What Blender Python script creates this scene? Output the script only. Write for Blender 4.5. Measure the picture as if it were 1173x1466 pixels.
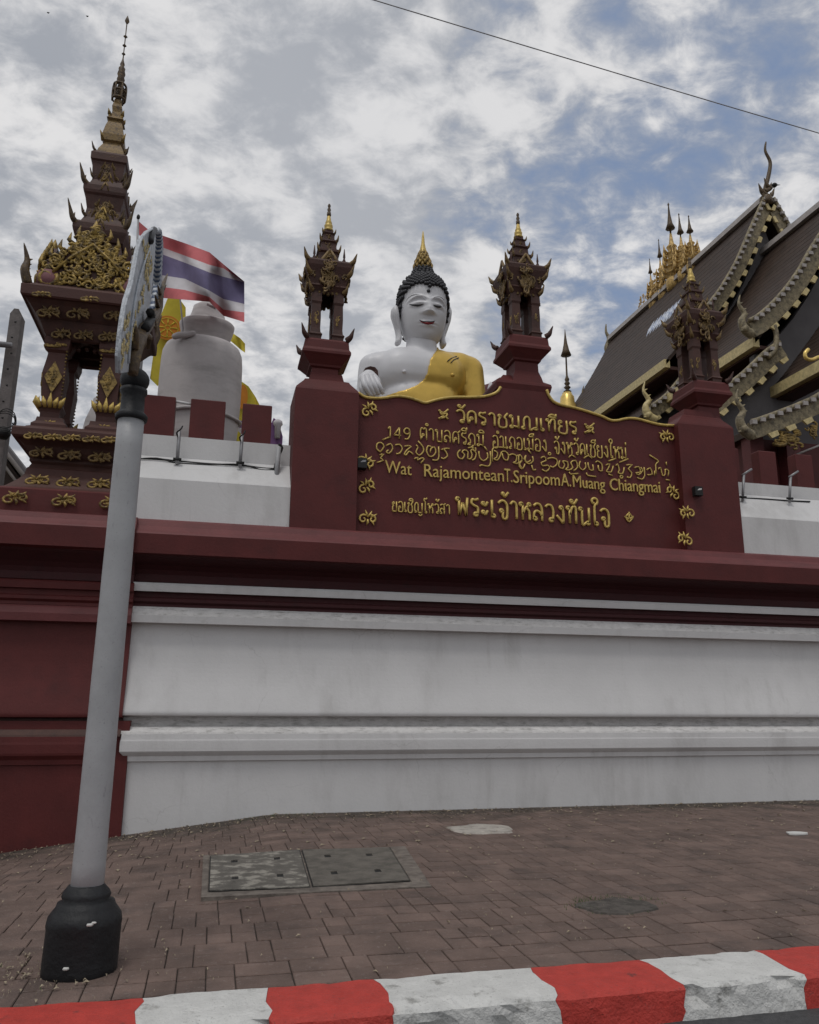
import bpy, math, random
from mathutils import Vector, Matrix, noise
from mathutils.bvhtree import BVHTree
random.seed(7)
PI = math.pi
for o in list(bpy.data.objects): bpy.data.objects.remove(o, do_unlink=True)
sc = bpy.context.scene
COL = sc.collection

# ------------------------------------------------------------------ camera
F_PX, CX, CY, EYE = 1127.0, 586.5, 733.0, 1.3
zc = Vector((623 - CX, 4022 + CY, -F_PX)).normalized()
xc = Vector((5360 - CX, -(1037 - CY), -F_PX)).normalized()
xc = (xc - zc * xc.dot(zc)).normalized()
yc = zc.cross(xc)
ROT = Matrix((xc, yc, zc))
CAMPOS = Vector((0, 0, EYE))
cam = bpy.data.cameras.new('camera')
cam_o = bpy.data.objects.new('camera', cam)
COL.objects.link(cam_o)
M4 = ROT.to_4x4(); M4.translation = CAMPOS
cam_o.matrix_world = M4
cam.sensor_fit = 'HORIZONTAL'; cam.sensor_width = 36.0
cam.lens = F_PX / 1173.0 * 36.0
cam.clip_start = 0.1; cam.clip_end = 3000
sc.camera = cam_o

# ------------------------------------------------------------------ sun, sky, exposure
SUN_EL, SUN_AZ = math.radians(68), math.radians(215)      # azimuth clockwise from +Y: behind the viewer, from the left
sun = bpy.data.lights.new('sun', 'SUN'); sun.energy = 0.9; sun.angle = math.radians(16); sun.color = (1.0, .965, .92)
sun_o = bpy.data.objects.new('sun', sun); COL.objects.link(sun_o)
sdir = Vector((math.sin(SUN_AZ) * math.cos(SUN_EL), math.cos(SUN_AZ) * math.cos(SUN_EL), math.sin(SUN_EL)))
sun_o.rotation_euler = sdir.to_track_quat('Z', 'Y').to_euler(); sun_o.location = (0, -5, 20)
world = bpy.data.worlds.new('World'); sc.world = world; world.use_nodes = True
wt = world.node_tree; wt.nodes.clear()
def N(t, typ, **kw):
    n = t.nodes.new(typ)
    for k, v in kw.items():
        if k == 'i':
            for a, b in v.items(): n.inputs[a].default_value = b
        else: setattr(n, k, v)
    return n
def math_n(t, op, a, b=None, c=None, clamp=False):
    n = N(t, 'ShaderNodeMath', operation=op); n.use_clamp = clamp
    for i, v in enumerate((a, b, c)):
        if v is None: continue
        if isinstance(v, (int, float)): n.inputs[i].default_value = v
        else: t.links.new(v, n.inputs[i])
    return n.outputs[0]
def maprange(t, v, a, b, c=0.0, d=1.0, smooth=True):
    n = N(t, 'ShaderNodeMapRange', interpolation_type='SMOOTHSTEP' if smooth else 'LINEAR')
    t.links.new(v, n.inputs[0])
    for i, q in enumerate((a, b, c, d)): n.inputs[i + 1].default_value = q
    return n.outputs[0]
def mixc(t, fac, a, b, mode='MIX'):
    n = N(t, 'ShaderNodeMix', data_type='RGBA', blend_type=mode)
    if isinstance(fac, (int, float)): n.inputs[0].default_value = fac
    else: t.links.new(fac, n.inputs[0])
    for s, v in ((6, a), (7, b)):
        if isinstance(v, tuple): n.inputs[s].default_value = (v + (1,))[:4]
        else: t.links.new(v, n.inputs[s])
    return n.outputs[2]
tc = N(wt, 'ShaderNodeTexCoord')
sky = N(wt, 'ShaderNodeTexSky', sky_type='NISHITA'); sky.sun_disc = False
sky.sun_elevation = SUN_EL; sky.sun_rotation = SUN_AZ; sky.air_density = 1.0; sky.dust_density = 1.5
sep = N(wt, 'ShaderNodeSeparateXYZ'); wt.links.new(tc.outputs['Generated'], sep.inputs[0])
den = math_n(wt, 'ADD', math_n(wt, 'MAXIMUM', sep.outputs[2], 0.0), 0.30)
comb = N(wt, 'ShaderNodeCombineXYZ')
wt.links.new(math_n(wt, 'DIVIDE', sep.outputs[0], den), comb.inputs[0])
wt.links.new(math_n(wt, 'DIVIDE', sep.outputs[1], den), comb.inputs[1])
def wnoise(scale, detail, rough, dist=0.0, off=(0, 0, 0), stretch=(1, 1, 1)):
    mp = N(wt, 'ShaderNodeMapping'); mp.inputs['Location'].default_value = off; mp.inputs['Scale'].default_value = stretch
    mp.inputs['Rotation'].default_value = (0, 0, 0.5)
    wt.links.new(comb.outputs[0], mp.inputs[0])
    n = N(wt, 'ShaderNodeTexNoise', i={'Scale': scale, 'Detail': detail, 'Roughness': rough, 'Distortion': dist})
    wt.links.new(mp.outputs[0], n.inputs[0]); return n.outputs[0]
n_big = wnoise(1.3, 4, .55, .3, (3.1, 1.7, 0))
n_mid = wnoise(6.0, 7, .52, .25, (1.3, 5.2, 0), (1.0, 1.15, 1))
n_fine = wnoise(15, 7, .62, .3, (7.3, 2.2, 0), (1.0, 1.3, 1))
bl = ROT @ Vector((985 - CX, -(235 - CY), -F_PX)); bl.normalize()
dt = N(wt, 'ShaderNodeVectorMath', operation='DOT_PRODUCT'); wt.links.new(tc.outputs['Generated'], dt.inputs[0]); dt.inputs[1].default_value = bl
near = maprange(wt, dt.outputs['Value'], .90, .985)
cov = math_n(wt, 'ADD', math_n(wt, 'MULTIPLY', n_mid, .55), math_n(wt, 'MULTIPLY', n_big, .35))
cov = math_n(wt, 'ADD', cov, math_n(wt, 'MULTIPLY', n_fine, .32))
cov = math_n(wt, 'ADD', math_n(wt, 'SUBTRACT', cov, math_n(wt, 'MULTIPLY', near, .185)), .09)
cover = maprange(wt, cov, .36, .56)
shade = math_n(wt, 'ADD', math_n(wt, 'MULTIPLY', n_mid, .62), math_n(wt, 'MULTIPLY', n_fine, .38))
shade = maprange(wt, shade, .42, .60)
big = maprange(wt, n_big, .35, .65)
c1 = mixc(wt, shade, (3.15, 3.35, 3.75), (6.9, 6.85, 6.9))
c2 = mixc(wt, big, c1, mixc(wt, .30, c1, (5.2, 5.3, 5.55)))
blue = mixc(wt, .70, sky.outputs[0], (2.2, 2.85, 4.2))
wcol = mixc(wt, cover, blue, c2)
bg = N(wt, 'ShaderNodeBackground', i={'Strength': 0.1}); wt.links.new(wcol, bg.inputs[0])
wo = N(wt, 'ShaderNodeOutputWorld'); wt.links.new(bg.outputs[0], wo.inputs[0])
sc.view_settings.view_transform = 'Standard'; sc.view_settings.look = 'None'
sc.view_settings.exposure = 0.12; sc.view_settings.gamma = 1.0; sc.view_settings.use_curve_mapping = False
sc.render.engine = 'CYCLES'
try:
    sc.cycles.use_denoising = True; sc.cycles.denoiser = 'OPENIMAGEDENOISE'
except Exception: pass

# ------------------------------------------------------------------ measuring helpers: a point at a real distance behind a point of the photograph
def ray(px, py): return ROT @ Vector((px - CX, -(py - CY), -F_PX))
def PY(px, py, y): d = ray(px, py); return CAMPOS + d * (y / d.y)
def PZ(px, py, z=0.0): d = ray(px, py); return CAMPOS + d * ((z - EYE) / d.z)
def PX(px, py, x): d = ray(px, py); return CAMPOS + d * (x / d.x)
def proj(p):
    q = ROT.transposed() @ (Vector(p) - CAMPOS); return CX + F_PX * q.x / -q.z, CY - F_PX * q.y / -q.z
def mpp(px, py, y): return (PY(px + .5, py, y) - PY(px - .5, py, y)).length   # metres per photo pixel there

# ------------------------------------------------------------------ materials
MATS = {}
def mat(name, color, rough=.6, metal=0.0, var=.12, vscale=6, bump=.15, bscale=40, dirt=0.0, dirtcol=(.05, .045, .04), dscale=3, dthr=(.55, .75), stretch=(1, 1, 1), fine=0.0, spec=.4):
    m = bpy.data.materials.new(name); m.use_nodes = True; t = m.node_tree
    b = t.nodes['Principled BSDF']
    tcn = N(t, 'ShaderNodeTexCoord'); geo = N(t, 'ShaderNodeNewGeometry')
    P = geo.outputs['Position']
    n1 = N(t, 'ShaderNodeTexNoise', i={'Scale': vscale, 'Detail': 6, 'Roughness': .6}); t.links.new(P, n1.inputs[0])
    f = maprange(t, n1.outputs[0], .3, .7, 1 - var, 1 + var, False)
    hsv = N(t, 'ShaderNodeHueSaturation', i={'Color': color + (1,)}); t.links.new(f, hsv.inputs['Value'])
    col = hsv.outputs[0]
    if fine:
        n3 = N(t, 'ShaderNodeTexNoise', i={'Scale': 90, 'Detail': 3, 'Roughness': .7}); t.links.new(P, n3.inputs[0])
        col = mixc(t, maprange(t, n3.outputs[0], .60, .72, 0, fine), col, dirtcol)
    if dirt:
        mp = N(t, 'ShaderNodeMapping'); mp.inputs['Scale'].default_value = stretch; t.links.new(P, mp.inputs[0])
        n2 = N(t, 'ShaderNodeTexNoise', i={'Scale': dscale, 'Detail': 8, 'Roughness': .68}); t.links.new(mp.outputs[0], n2.inputs[0])
        col = mixc(t, maprange(t, n2.outputs[0], dthr[0], dthr[1], 0, dirt), col, dirtcol)
    t.links.new(col, b.inputs['Base Color'])
    b.inputs['Roughness'].default_value = rough; b.inputs['Metallic'].default_value = metal
    b.inputs['Specular IOR Level'].default_value = spec
    if bump:
        nb = N(t, 'ShaderNodeTexNoise', i={'Scale': bscale, 'Detail': 5, 'Roughness': .6}); t.links.new(P, nb.inputs[0])
        bp = N(t, 'ShaderNodeBump', i={'Strength': bump, 'Distance': .02}); t.links.new(nb.outputs[0], bp.inputs['Height'])
        t.links.new(bp.outputs[0], b.inputs['Normal'])
    MATS[name] = m; return m
W = mat('white_wall_paint', (.64, .637, .635), .75, var=.05, vscale=1.2, bump=.12, bscale=25, dirt=.40, dirtcol=(.33, .32, .31), dscale=1.3, dthr=(.50, .78), stretch=(1, 1, .35), fine=.35)
def weather(m):
    t = m.node_tree; b = t.nodes['Principled BSDF']; src = b.inputs['Base Color'].links[0].from_socket; geo = N(t, 'ShaderNodeNewGeometry')
    def ns(scale, detail, st, rough=.6):
        mp = N(t, 'ShaderNodeMapping'); mp.inputs['Scale'].default_value = st; t.links.new(geo.outputs['Position'], mp.inputs[0])
        n = N(t, 'ShaderNodeTexNoise', i={'Scale': scale, 'Detail': detail, 'Roughness': rough}); t.links.new(mp.outputs[0], n.inputs[0]); return n.outputs[0]
    st = math_n(t, 'MULTIPLY', maprange(t, ns(6, 5, (1, 1, .07)), .52, .70), maprange(t, ns(1.1, 3, (1, 1, 1)), .45, .65))
    c = mixc(t, math_n(t, 'MULTIPLY', st, .16), src, (.20, .19, .165))
    mp = N(t, 'ShaderNodeMapping'); t.links.new(geo.outputs['Position'], mp.inputs[0])
    wob = N(t, 'ShaderNodeTexNoise', i={'Scale': 3.0, 'Detail': 5}); t.links.new(geo.outputs['Position'], wob.inputs[0])
    ad = N(t, 'ShaderNodeMix', data_type='RGBA', blend_type='ADD'); ad.inputs[0].default_value = .35; t.links.new(geo.outputs['Position'], ad.inputs[6]); t.links.new(wob.outputs['Color'], ad.inputs[7])
    vo = N(t, 'ShaderNodeTexVoronoi', feature='DISTANCE_TO_EDGE', i={'Scale': .9}); t.links.new(ad.outputs[2], vo.inputs[0])
    cr = math_n(t, 'MULTIPLY', math_n(t, 'LESS_THAN', vo.outputs['Distance'], .0035), maprange(t, ns(.7, 2, (1, 1, 1)), .50, .60))
    c = mixc(t, math_n(t, 'MULTIPLY', cr, .16), c, (.22, .21, .19))
    sp = maprange(t, ns(34, 4, (1, 1, 1), .75), .66, .72); c = mixc(t, math_n(t, 'MULTIPLY', sp, .35), c, (.16, .15, .14))
    t.links.new(c, b.inputs['Base Color'])
weather(W)
WG = mat('grimy_white_paint', (.60, .59, .58), .8, var=.12, vscale=9, bump=.3, bscale=60, dirt=.6, dirtcol=(.17, .165, .15), dscale=14, dthr=(.48, .72), stretch=(.5, 1, 2.0), fine=.7)
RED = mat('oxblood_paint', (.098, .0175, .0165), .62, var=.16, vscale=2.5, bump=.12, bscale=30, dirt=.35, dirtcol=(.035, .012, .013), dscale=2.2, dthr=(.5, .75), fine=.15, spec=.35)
REDL = mat('lit_weathered_oxblood', (.135, .034, .035), .6, var=.16, vscale=3, bump=.15, bscale=40, dirt=.4, dirtcol=(.06, .02, .02), dscale=4, dthr=(.5, .7), stretch=(.4, 1, 2), fine=.3)  # paler red: light on the upward-facing cornice cap put into the colour
REDD = mat('dark_oxblood_paint', (.066, .027, .020), .6, var=.2, vscale=7, bump=.2, bscale=40, dirt=.4, dirtcol=(.02, .01, .01), dscale=6, dthr=(.45, .7))
GOLD = mat('gold_lettering_paint', (.62, .45, .13), .42, .2, var=.22, vscale=14, bump=.1, dirt=.45, dirtcol=(.16, .10, .03), dscale=22, dthr=(.5, .7))
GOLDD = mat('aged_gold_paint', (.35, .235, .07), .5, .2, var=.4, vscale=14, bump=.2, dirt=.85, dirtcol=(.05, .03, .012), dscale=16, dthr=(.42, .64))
NECK = mat('shadow_red_paint', (.055, .010, .012), .7, var=.2, vscale=5, bump=.2, dirt=.5, dirtcol=(.02, .008, .008), dscale=5, dthr=(.45, .7))  # dark red: under-cornice shade and dirt painted into the colour
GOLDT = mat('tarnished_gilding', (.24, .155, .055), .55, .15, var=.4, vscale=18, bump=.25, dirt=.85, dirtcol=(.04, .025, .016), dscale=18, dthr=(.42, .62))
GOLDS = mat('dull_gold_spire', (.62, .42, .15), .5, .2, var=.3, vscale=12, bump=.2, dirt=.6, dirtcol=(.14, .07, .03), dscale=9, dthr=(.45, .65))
GOLDB = mat('bright_gold_leaf', (.78, .56, .17), .32, .5, var=.15, vscale=10, bump=.1)
ROBE = mat('gold_robe_paint', (.62, .41, .085), .36, .40, var=.12, vscale=2.2, bump=.12, bscale=8, dirt=.4, dirtcol=(.25, .13, .02), dscale=1.6, dthr=(.5, .8))
SKIN = mat('white_statue_paint', (.64, .64, .66), .42, var=.05, vscale=1.5, bump=.06, bscale=6, dirt=.25, dirtcol=(.38, .37, .37), dscale=1.8, dthr=(.52, .8), fine=.08)
STAT = mat('aged_white_plaster', (.56, .53, .525), .8, var=.1, vscale=1.8, bump=.2, bscale=14, dirt=.6, dirtcol=(.30, .28, .275), dscale=1.4, dthr=(.45, .72), stretch=(.7, .7, 2.2), fine=.2)
HAIR = mat('black_curl_paint', (.03, .03, .035), .5, var=.3, bump=.1)
BLACK = mat('black_gloss_paint', (.011, .012, .014), .58, var=.3, vscale=9, bump=.3, bscale=30, dirt=.4, dirtcol=(.07, .07, .07), dscale=9, dthr=(.6, .75))
LIPS = mat('red_lip_paint', (.20, .012, .016), .4, var=.1, bump=0)
POST = mat('grey_post_paint', (.36, .365, .375), .5, var=.1, vscale=5, bump=.10, bscale=40, dirt=.75, dirtcol=(.10, .10, .10), dscale=9, dthr=(.60, .74), stretch=(1.5, 1.5, .5), fine=.35)
CONC = mat('old_concrete', (.135, .122, .105), .9, var=.25, vscale=7, bump=.6, bscale=45, dirt=.7, dirtcol=(.07, .065, .055), dscale=6, dthr=(.45, .66), fine=.5)
CONC3 = mat('weathered_pole_concrete', (.17, .155, .15), .9, var=.2, vscale=6, bump=.4, bscale=40, dirt=.5, dirtcol=(.08, .075, .07), dscale=5, dthr=(.5, .7), fine=.5)
JOINT2 = mat('dark_cast_cover', (.10, .088, .078), .85, var=.3, vscale=14, bump=.8, bscale=60, dirt=.6, dirtcol=(.03, .028, .022), dscale=12, dthr=(.45, .6), fine=.5)
CONC5 = mat('blotched_concrete', (.13, .12, .105), .9, var=.25, vscale=7, bump=.7, bscale=45, dirt=.85, dirtcol=(.33, .31, .27), dscale=7, dthr=(.50, .60), fine=.3)
CONC4 = mat('sandy_concrete_edge', (.185, .16, .138), .9, var=.25, vscale=9, bump=.6, bscale=35, dirt=.7, dirtcol=(.09, .075, .065), dscale=7, dthr=(.42, .62), fine=.6)
CONC2 = mat('pale_concrete_patch', (.42, .39, .35), .9, var=.2, vscale=9, bump=.6, bscale=35, dirt=.6, dirtcol=(.13, .115, .10), dscale=8, dthr=(.48, .66), fine=.4)
JOINT = mat('sandy_joint_mortar', (.065, .055, .048), .95, var=.3, vscale=12, bump=.5, bscale=80, dirt=.5, dirtcol=(.03, .028, .022), dscale=3, dthr=(.45, .65))
ASPH = mat('asphalt', (.075, .075, .078), .85, var=.25, vscale=30, bump=.8, bscale=140, dirt=.4, dirtcol=(.14, .135, .13), dscale=40, dthr=(.5, .7))
EARTH = mat('ground_earth', (.13, .115, .09), .95, var=.3, vscale=.6, bump=.3, bscale=5)
METAL = mat('galvanised_metal', (.30, .30, .31), .5, .5, var=.2, bump=.1)
DARK = mat('black_rubber', (.012, .012, .012), .6, var=.1, bump=0)
ROOF = mat('dark_brown_roof', (.046, .029, .021), .6, var=.3, vscale=3, bump=.2, bscale=20, dirt=.4, dirtcol=(.06, .045, .04), dscale=2, dthr=(.5, .7), spec=.25)
BARGE = mat('silver_bargeboard', (.27, .225, .14), .6, .1, var=.35, vscale=16, bump=.4, bscale=50, dirt=.7, dirtcol=(.07, .06, .045), dscale=9, dthr=(.45, .65))
RIDGE = mat('pale_ridge_mortar', (.40, .37, .35), .8, var=.15, bump=.2, dirt=.5, dirtcol=(.2, .18, .17), dscale=5)
GREYW = mat('grey_gable_render', (.135, .127, .13), .8, var=.12, vscale=2, bump=.2)
CARVE = mat('pale_carved_trim', (.60, .49, .24), .5, var=.25, vscale=16, bump=.2, dirt=.4, dirtcol=(.2, .16, .08), dscale=12)
FRED = mat('faded_red_cloth', (.54, .14, .15), .85, var=.1, bump=.2, bscale=60)
FWHT = mat('white_cloth', (.60, .58, .60), .85, var=.08, bump=.2, bscale=60)
FBLU = mat('violet_blue_cloth', (.16, .14, .25), .85, var=.1, bump=.2, bscale=60)
FYEL = mat('yellow_cloth', (.56, .46, .045), .85, var=.12, bump=.2, bscale=60)
FORG = mat('orange_wheel_print', (.56, .21, .02), .8, var=.1, bump=0)
PURP = mat('purple_cloth', (.18, .09, .22), .85, var=.1, bump=.1)
KRED = mat('red_kerb_paint', (.47, .048, .036), .6, var=.14, vscale=12, bump=.5, bscale=60, dirt=.8, dirtcol=(.10, .04, .035), dscale=10, dthr=(.60, .72), fine=.6)
KWHT = mat('white_kerb_paint', (.62, .62, .60), .7, var=.1, vscale=9, bump=.6, bscale=55, dirt=.75, dirtcol=(.17, .165, .15), dscale=7, dthr=(.55, .70), fine=.7)
SILV = mat('silver_sign_relief', (.47, .50, .54), .45, .1, var=.2, vscale=12, bump=.6, bscale=32, dirt=.6, dirtcol=(.20, .215, .24), dscale=16, dthr=(.50, .66))
BLUE = mat('blue_scale_paint', (.07, .10, .17), .5, var=.3, vscale=20, bump=.2)
BROWN = mat('brown_gilded_wood', (.085, .055, .03), .55, var=.4, vscale=30, bump=.3, dirt=.6, dirtcol=(.28, .19, .06), dscale=26, dthr=(.52, .65))
PINK = mat('faded_pink_plaster', (.20, .085, .095), .7, var=.15, bump=.1, dirt=.4, dirtcol=(.5, .38, .3), dscale=5)
BLUW = mat('blue_white_trim', (.50, .54, .62), .4, .1, var=.2, vscale=9, bump=.2, dirt=.6, dirtcol=(.16, .23, .42), dscale=7, dthr=(.5, .6))
LEAF = mat('dry_leaf_litter', (.30, .25, .18), .9, var=.5, vscale=60, bump=0)
GRASS = mat('grass_blades', (.06, .09, .03), .9, var=.4, vscale=40, bump=0)
PAPER = mat('white_litter', (.6, .6, .58), .8, var=.05, bump=0)
# pavement brick: tone differs from piece to piece
def brick_mat():
    m = mat('reddish_paving_brick', (.160, .112, .094), .88, var=.25, vscale=3.2, bump=.6, bscale=70, dirt=.6, dirtcol=(.07, .055, .05), dscale=2.3, dthr=(.46, .70), fine=.6)
    t = m.node_tree; b = t.nodes['Principled BSDF']; src = b.inputs['Base Color'].links[0].from_socket
    geo = N(t, 'ShaderNodeNewGeometry'); oi = N(t, 'ShaderNodeObjectInfo')
    r = math_n(t, 'FRACT', math_n(t, 'ADD', geo.outputs['Random Per Island'], oi.outputs['Random']))
    h = N(t, 'ShaderNodeHueSaturation'); t.links.new(src, h.inputs['Color']); t.links.new(maprange(t, r, 0, 1, .86, 1.14, False), h.inputs['Value'])
    n = N(t, 'ShaderNodeTexNoise', i={'Scale': 26, 'Detail': 8, 'Roughness': .75}); t.links.new(geo.outputs['Position'], n.inputs[0])
    c = mixc(t, maprange(t, n.outputs[0], .55, .66, 0, .5), h.outputs[0], (.27, .225, .205))
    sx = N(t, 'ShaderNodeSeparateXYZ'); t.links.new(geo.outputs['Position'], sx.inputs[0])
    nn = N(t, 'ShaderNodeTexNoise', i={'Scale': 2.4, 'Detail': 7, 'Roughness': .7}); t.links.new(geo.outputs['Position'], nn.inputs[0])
    stain_shade = maprange(t, math_n(t, 'ADD', maprange(t, sx.outputs[1], 8.6, 9.65, 0, .34, False), nn.outputs[0]), .55, .85)      # contact shadow and dark staining painted in at the foot of the wall
    c = mixc(t, math_n(t, 'MULTIPLY', stain_shade, .75), c, (.04, .036, .028))
    t.links.new(c, b.inputs['Base Color']); return m
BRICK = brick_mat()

# ------------------------------------------------------------------ mesh builder
class MB:
    def __init__(s): s.v = []; s.f = []; s.m = []; s.cm = 0; s.sm = []
    def add(s, vs, fs, smooth=False):
        b = len(s.v); s.v += [tuple(v) for v in vs]
        for f in fs: s.f.append(tuple(i + b for i in f)); s.m.append(s.cm); s.sm.append(smooth)
    def box(s, x0, x1, y0, y1, z0, z1):
        s.add([(x0,y0,z0),(x1,y0,z0),(x1,y1,z0),(x0,y1,z0),(x0,y0,z1),(x1,y0,z1),(x1,y1,z1),(x0,y1,z1)],
              [(0,3,2,1),(4,5,6,7),(0,1,5,4),(1,2,6,5),(2,3,7,6),(3,0,4,7)])
    def rings(s, R, closed=True, cap0=True, cap1=True, smooth=False):
        n = len(R[0]); vs = [p for r in R for p in r]; fs = []
        for i in range(len(R) - 1):
            for j in range(n if closed else n - 1):
                k = (j + 1) % n
                fs.append((i*n+j, i*n+k, (i+1)*n+k, (i+1)*n+j))
        if cap0 and closed: fs.append(tuple(range(n))[::-1])
        if cap1 and closed: fs.append(tuple((len(R)-1)*n + j for j in range(n)))
        s.add(vs, fs, smooth)
    def rect(s, lv, x0, x1, y0, y1, caps=True):      # lv: list of (offset, z)
        s.rings([[(x0-o,y0-o,z),(x1+o,y0-o,z),(x1+o,y1+o,z),(x0-o,y1+o,z)] for o, z in lv], cap0=caps, cap1=caps)
    def stack(s, cx, cy, lv, rot=0.0, smooth=False, n=4, asp=1.0):      # square tower: (half width, z)
        R = []
        for hw, z in lv:
            r = []
            for k in range(n):
                a = rot + PI / n + 2 * PI * k / n - PI/2 - 2*PI/n
                q = hw / math.cos(PI / n)
                r.append((cx + q * math.cos(a), cy + q * math.sin(a) * asp, z))
            R.append(r)
        s.rings(R, smooth=smooth)
    def lathe(s, cx, cy, lv, n=20, ex=1.0, ey=1.0, smooth=True):
        s.rings([[(cx + r*ex*math.cos(2*PI*k/n), cy + r*ey*math.sin(2*PI*k/n), z) for k in range(n)] for r, z in lv], smooth=smooth)
    def tube(s, pts, rad, n=6, flat=None, smooth=True):     # flat=(normal, factor) squashes the section along a direction
        pts = [Vector(p) for p in pts]
        if isinstance(rad, (int, float)): rad = [rad] * len(pts)
        R = []; up = None
        for i, p in enumerate(pts):
            t = (pts[min(i+1, len(pts)-1)] - pts[max(i-1, 0)])
            if t.length < 1e-9: t = Vector((0, 0, 1))
            t.normalize()
            if up is None:
                up = t.orthogonal().normalized()
                if flat: up = (flat[0] - t * flat[0].dot(t)).normalized() if abs(flat[0].dot(t)) < .99 else up
            else:
                up = (up - t * up.dot(t))
                up = up.normalized() if up.length > 1e-6 else t.orthogonal().normalized()
            sd = t.cross(up)
            fu = flat[1] if flat else 1.0
            R.append([p + (sd * math.cos(2*PI*k/n) + up * fu * math.sin(2*PI*k/n)) * rad[i] for k in range(n)])
        s.rings(R, smooth=smooth)
    def prism(s, poly, y0, y1):      # polygon of (x, z), extruded along Y
        n = len(poly)
        s.add([(x, y0, z) for x, z in poly] + [(x, y1, z) for x, z in poly],
              [tuple(range(n)), tuple(range(2*n-1, n-1, -1))] + [(i, i+n, (i+1) % n + n, (i+1) % n) for i in range(n)])
    def slab(s, poly, d):       # polygon of 3D points pushed by vector d
        n = len(poly); d = Vector(d)
        s.add([Vector(p) for p in poly] + [Vector(p) + d for p in poly],
              [tuple(range(n)), tuple(range(2*n-1, n-1, -1))] + [(i, i+n, (i+1) % n + n, (i+1) % n) for i in range(n)])
    def ball(s, c, r, n=10, sx=1, sy=1, sz=1):
        m = max(4, n // 2 + 1)
        s.rings([[(c[0] + r*sx*math.sin(PI*i/m)*math.cos(2*PI*k/n), c[1] + r*sy*math.sin(PI*i/m)*math.sin(2*PI*k/n), c[2] - r*sz*math.cos(PI*i/m)) for k in range(n)] for i in range(1, m)] , smooth=True)
    def build(s, name, mats, parent=None, fixn=True):
        me = bpy.data.meshes.new(name); me.from_pydata(s.v, [], s.f)
        if not isinstance(mats, (list, tuple)): mats = [mats]
        for q in mats: me.materials.append(q)
        me.polygons.foreach_set('material_index', s.m); me.polygons.foreach_set('use_smooth', s.sm)
        me.update()
        if fixn:
            import bmesh
            bm = bmesh.new(); bm.from_mesh(me); bmesh.ops.recalc_face_normals(bm, faces=bm.faces); bm.to_mesh(me); bm.free()
        o = bpy.data.objects.new(name, me); COL.objects.link(o)
        if parent: attach(o, parent)
        return o
def attach(o, parent):
    o.parent = parent
    o.matrix_parent_inverse = Matrix.Translation(-parent.location) if parent.type == 'EMPTY' and not parent.parent else Matrix()
def tag(o, label=None, cat=None, group=None, kind=None):
    if label: o['label'] = label
    if cat: o['category'] = cat
    if group: o['group'] = group
    if kind: o['kind'] = kind
    return o
def thing(name, label, cat, loc=(0, 0, 0), group=None):
    o = bpy.data.objects.new(name, None); COL.objects.link(o); o.location = loc; o.empty_display_size = .2
    return tag(o, label, cat, group)
def catmull(P, k=5, closed=False):
    P = [Vector(p) for p in P]; out = []; n = len(P)
    for i in range(n - 1):
        a, b, c, d = P[max(i-1, 0)], P[i], P[i+1], P[min(i+2, n-1)]
        for j in range(k):
            t = j / k
            out.append(.5 * ((2*b) + (c-a)*t + (2*a-5*b+4*c-d)*t*t + (3*b-a-3*c+d)*t**3))
    out.append(P[-1]); return out
def gz(x, y):     # the pavement sinks towards the corner pier
    k = min(1, max(0, (y - 4.6) / 4.8)); return -.11 * (.75 - max(x, -2.5)) * k if x < .75 else 0.0

# ================================================================== GROUND
g = MB()
g.add([(-900,-900,-.62),(900,-900,-.62),(900,900,-.62),(-900,900,-.62)], [(0,1,2,3)])
tag(g.build('ground', EARTH), kind='structure')
rd = MB(); rd.add([(-60,-14,-.14),(60,-14,-.14),(60,3.70,-.14),(-60,3.70,-.14)], [(0,1,2,3)])
tag(rd.build('road', ASPH), kind='structure')
pv = MB()
xs = [-40, -12, -6] + [-4 + .25*i for i in range(22)] + [3, 6, 12, 24, 45]; ys = [3.9, 4.4] + [4.9 + .35*i for i in range(15)]
pts = [(x, y, gz(x, y) - .012) for y in ys for x in xs]; nx = len(xs)
pv.add(pts, [(j*nx+i, j*nx+i+1, (j+1)*nx+i+1, (j+1)*nx+i) for j in range(len(ys)-1) for i in range(nx-1)])
pavement = tag(pv.build('pavement', JOINT), kind='structure')
# paving bricks
def brick_mesh(w, d):
    b = MB(); e = .0025; ey = .0055; h = .05
    b.rings([[(e+q, ey+q, z), (w-e-q, ey+q, z), (w-e-q, d-ey-q, z), (e+q, d-ey-q, z)] for q, z in ((0, -h), (0, -.004), (.004, 0))], cap0=False)
    return b
def blocked(x0, x1, y0, y1):
    dx, dy = (x0+x1)/2 + .54, (y0+y1)/2 - 4.5
    return dx*dx + dy*dy < .14**2
RD = .375; bricks = []
y = 4.065; row = 0
while y < 9.62:
    x = -4.2 + (.14 if row % 2 else 0) + random.choice((0, .07))
    while x < 14.5:
        w = .135 if random.random() < (.6 if x < 2 else .8) else .27
        d = min(RD, 9.66 - y)
        halves = [(x, y, w, d)]
        if random.random() < .8: halves = [(x, y, w, d/2), (x, y + d/2, w, d/2)]
        for q in halves:
            if not blocked(q[0], q[0]+q[2], q[1], q[1]+q[3]): bricks.append(q)
        x += w
    y += RD; row += 1
def area(q):
    x, y, w, d = q
    if y < .5: return 0
    P = [proj((a, b, gz(a, b))) for a, b in ((x, y), (x+w, y), (x+w, y+d), (x, y+d))]
    if max(p[0] for p in P) < 0 or min(p[0] for p in P) > 1173 or min(p[1] for p in P) > 1466: return 0
    return abs(sum(P[i][0]*P[(i+1) % 4][1] - P[(i+1) % 4][0]*P[i][1] for i in range(4))) / 2
bricks.sort(key=area, reverse=True)
shared = {}
rest = MB()
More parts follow.
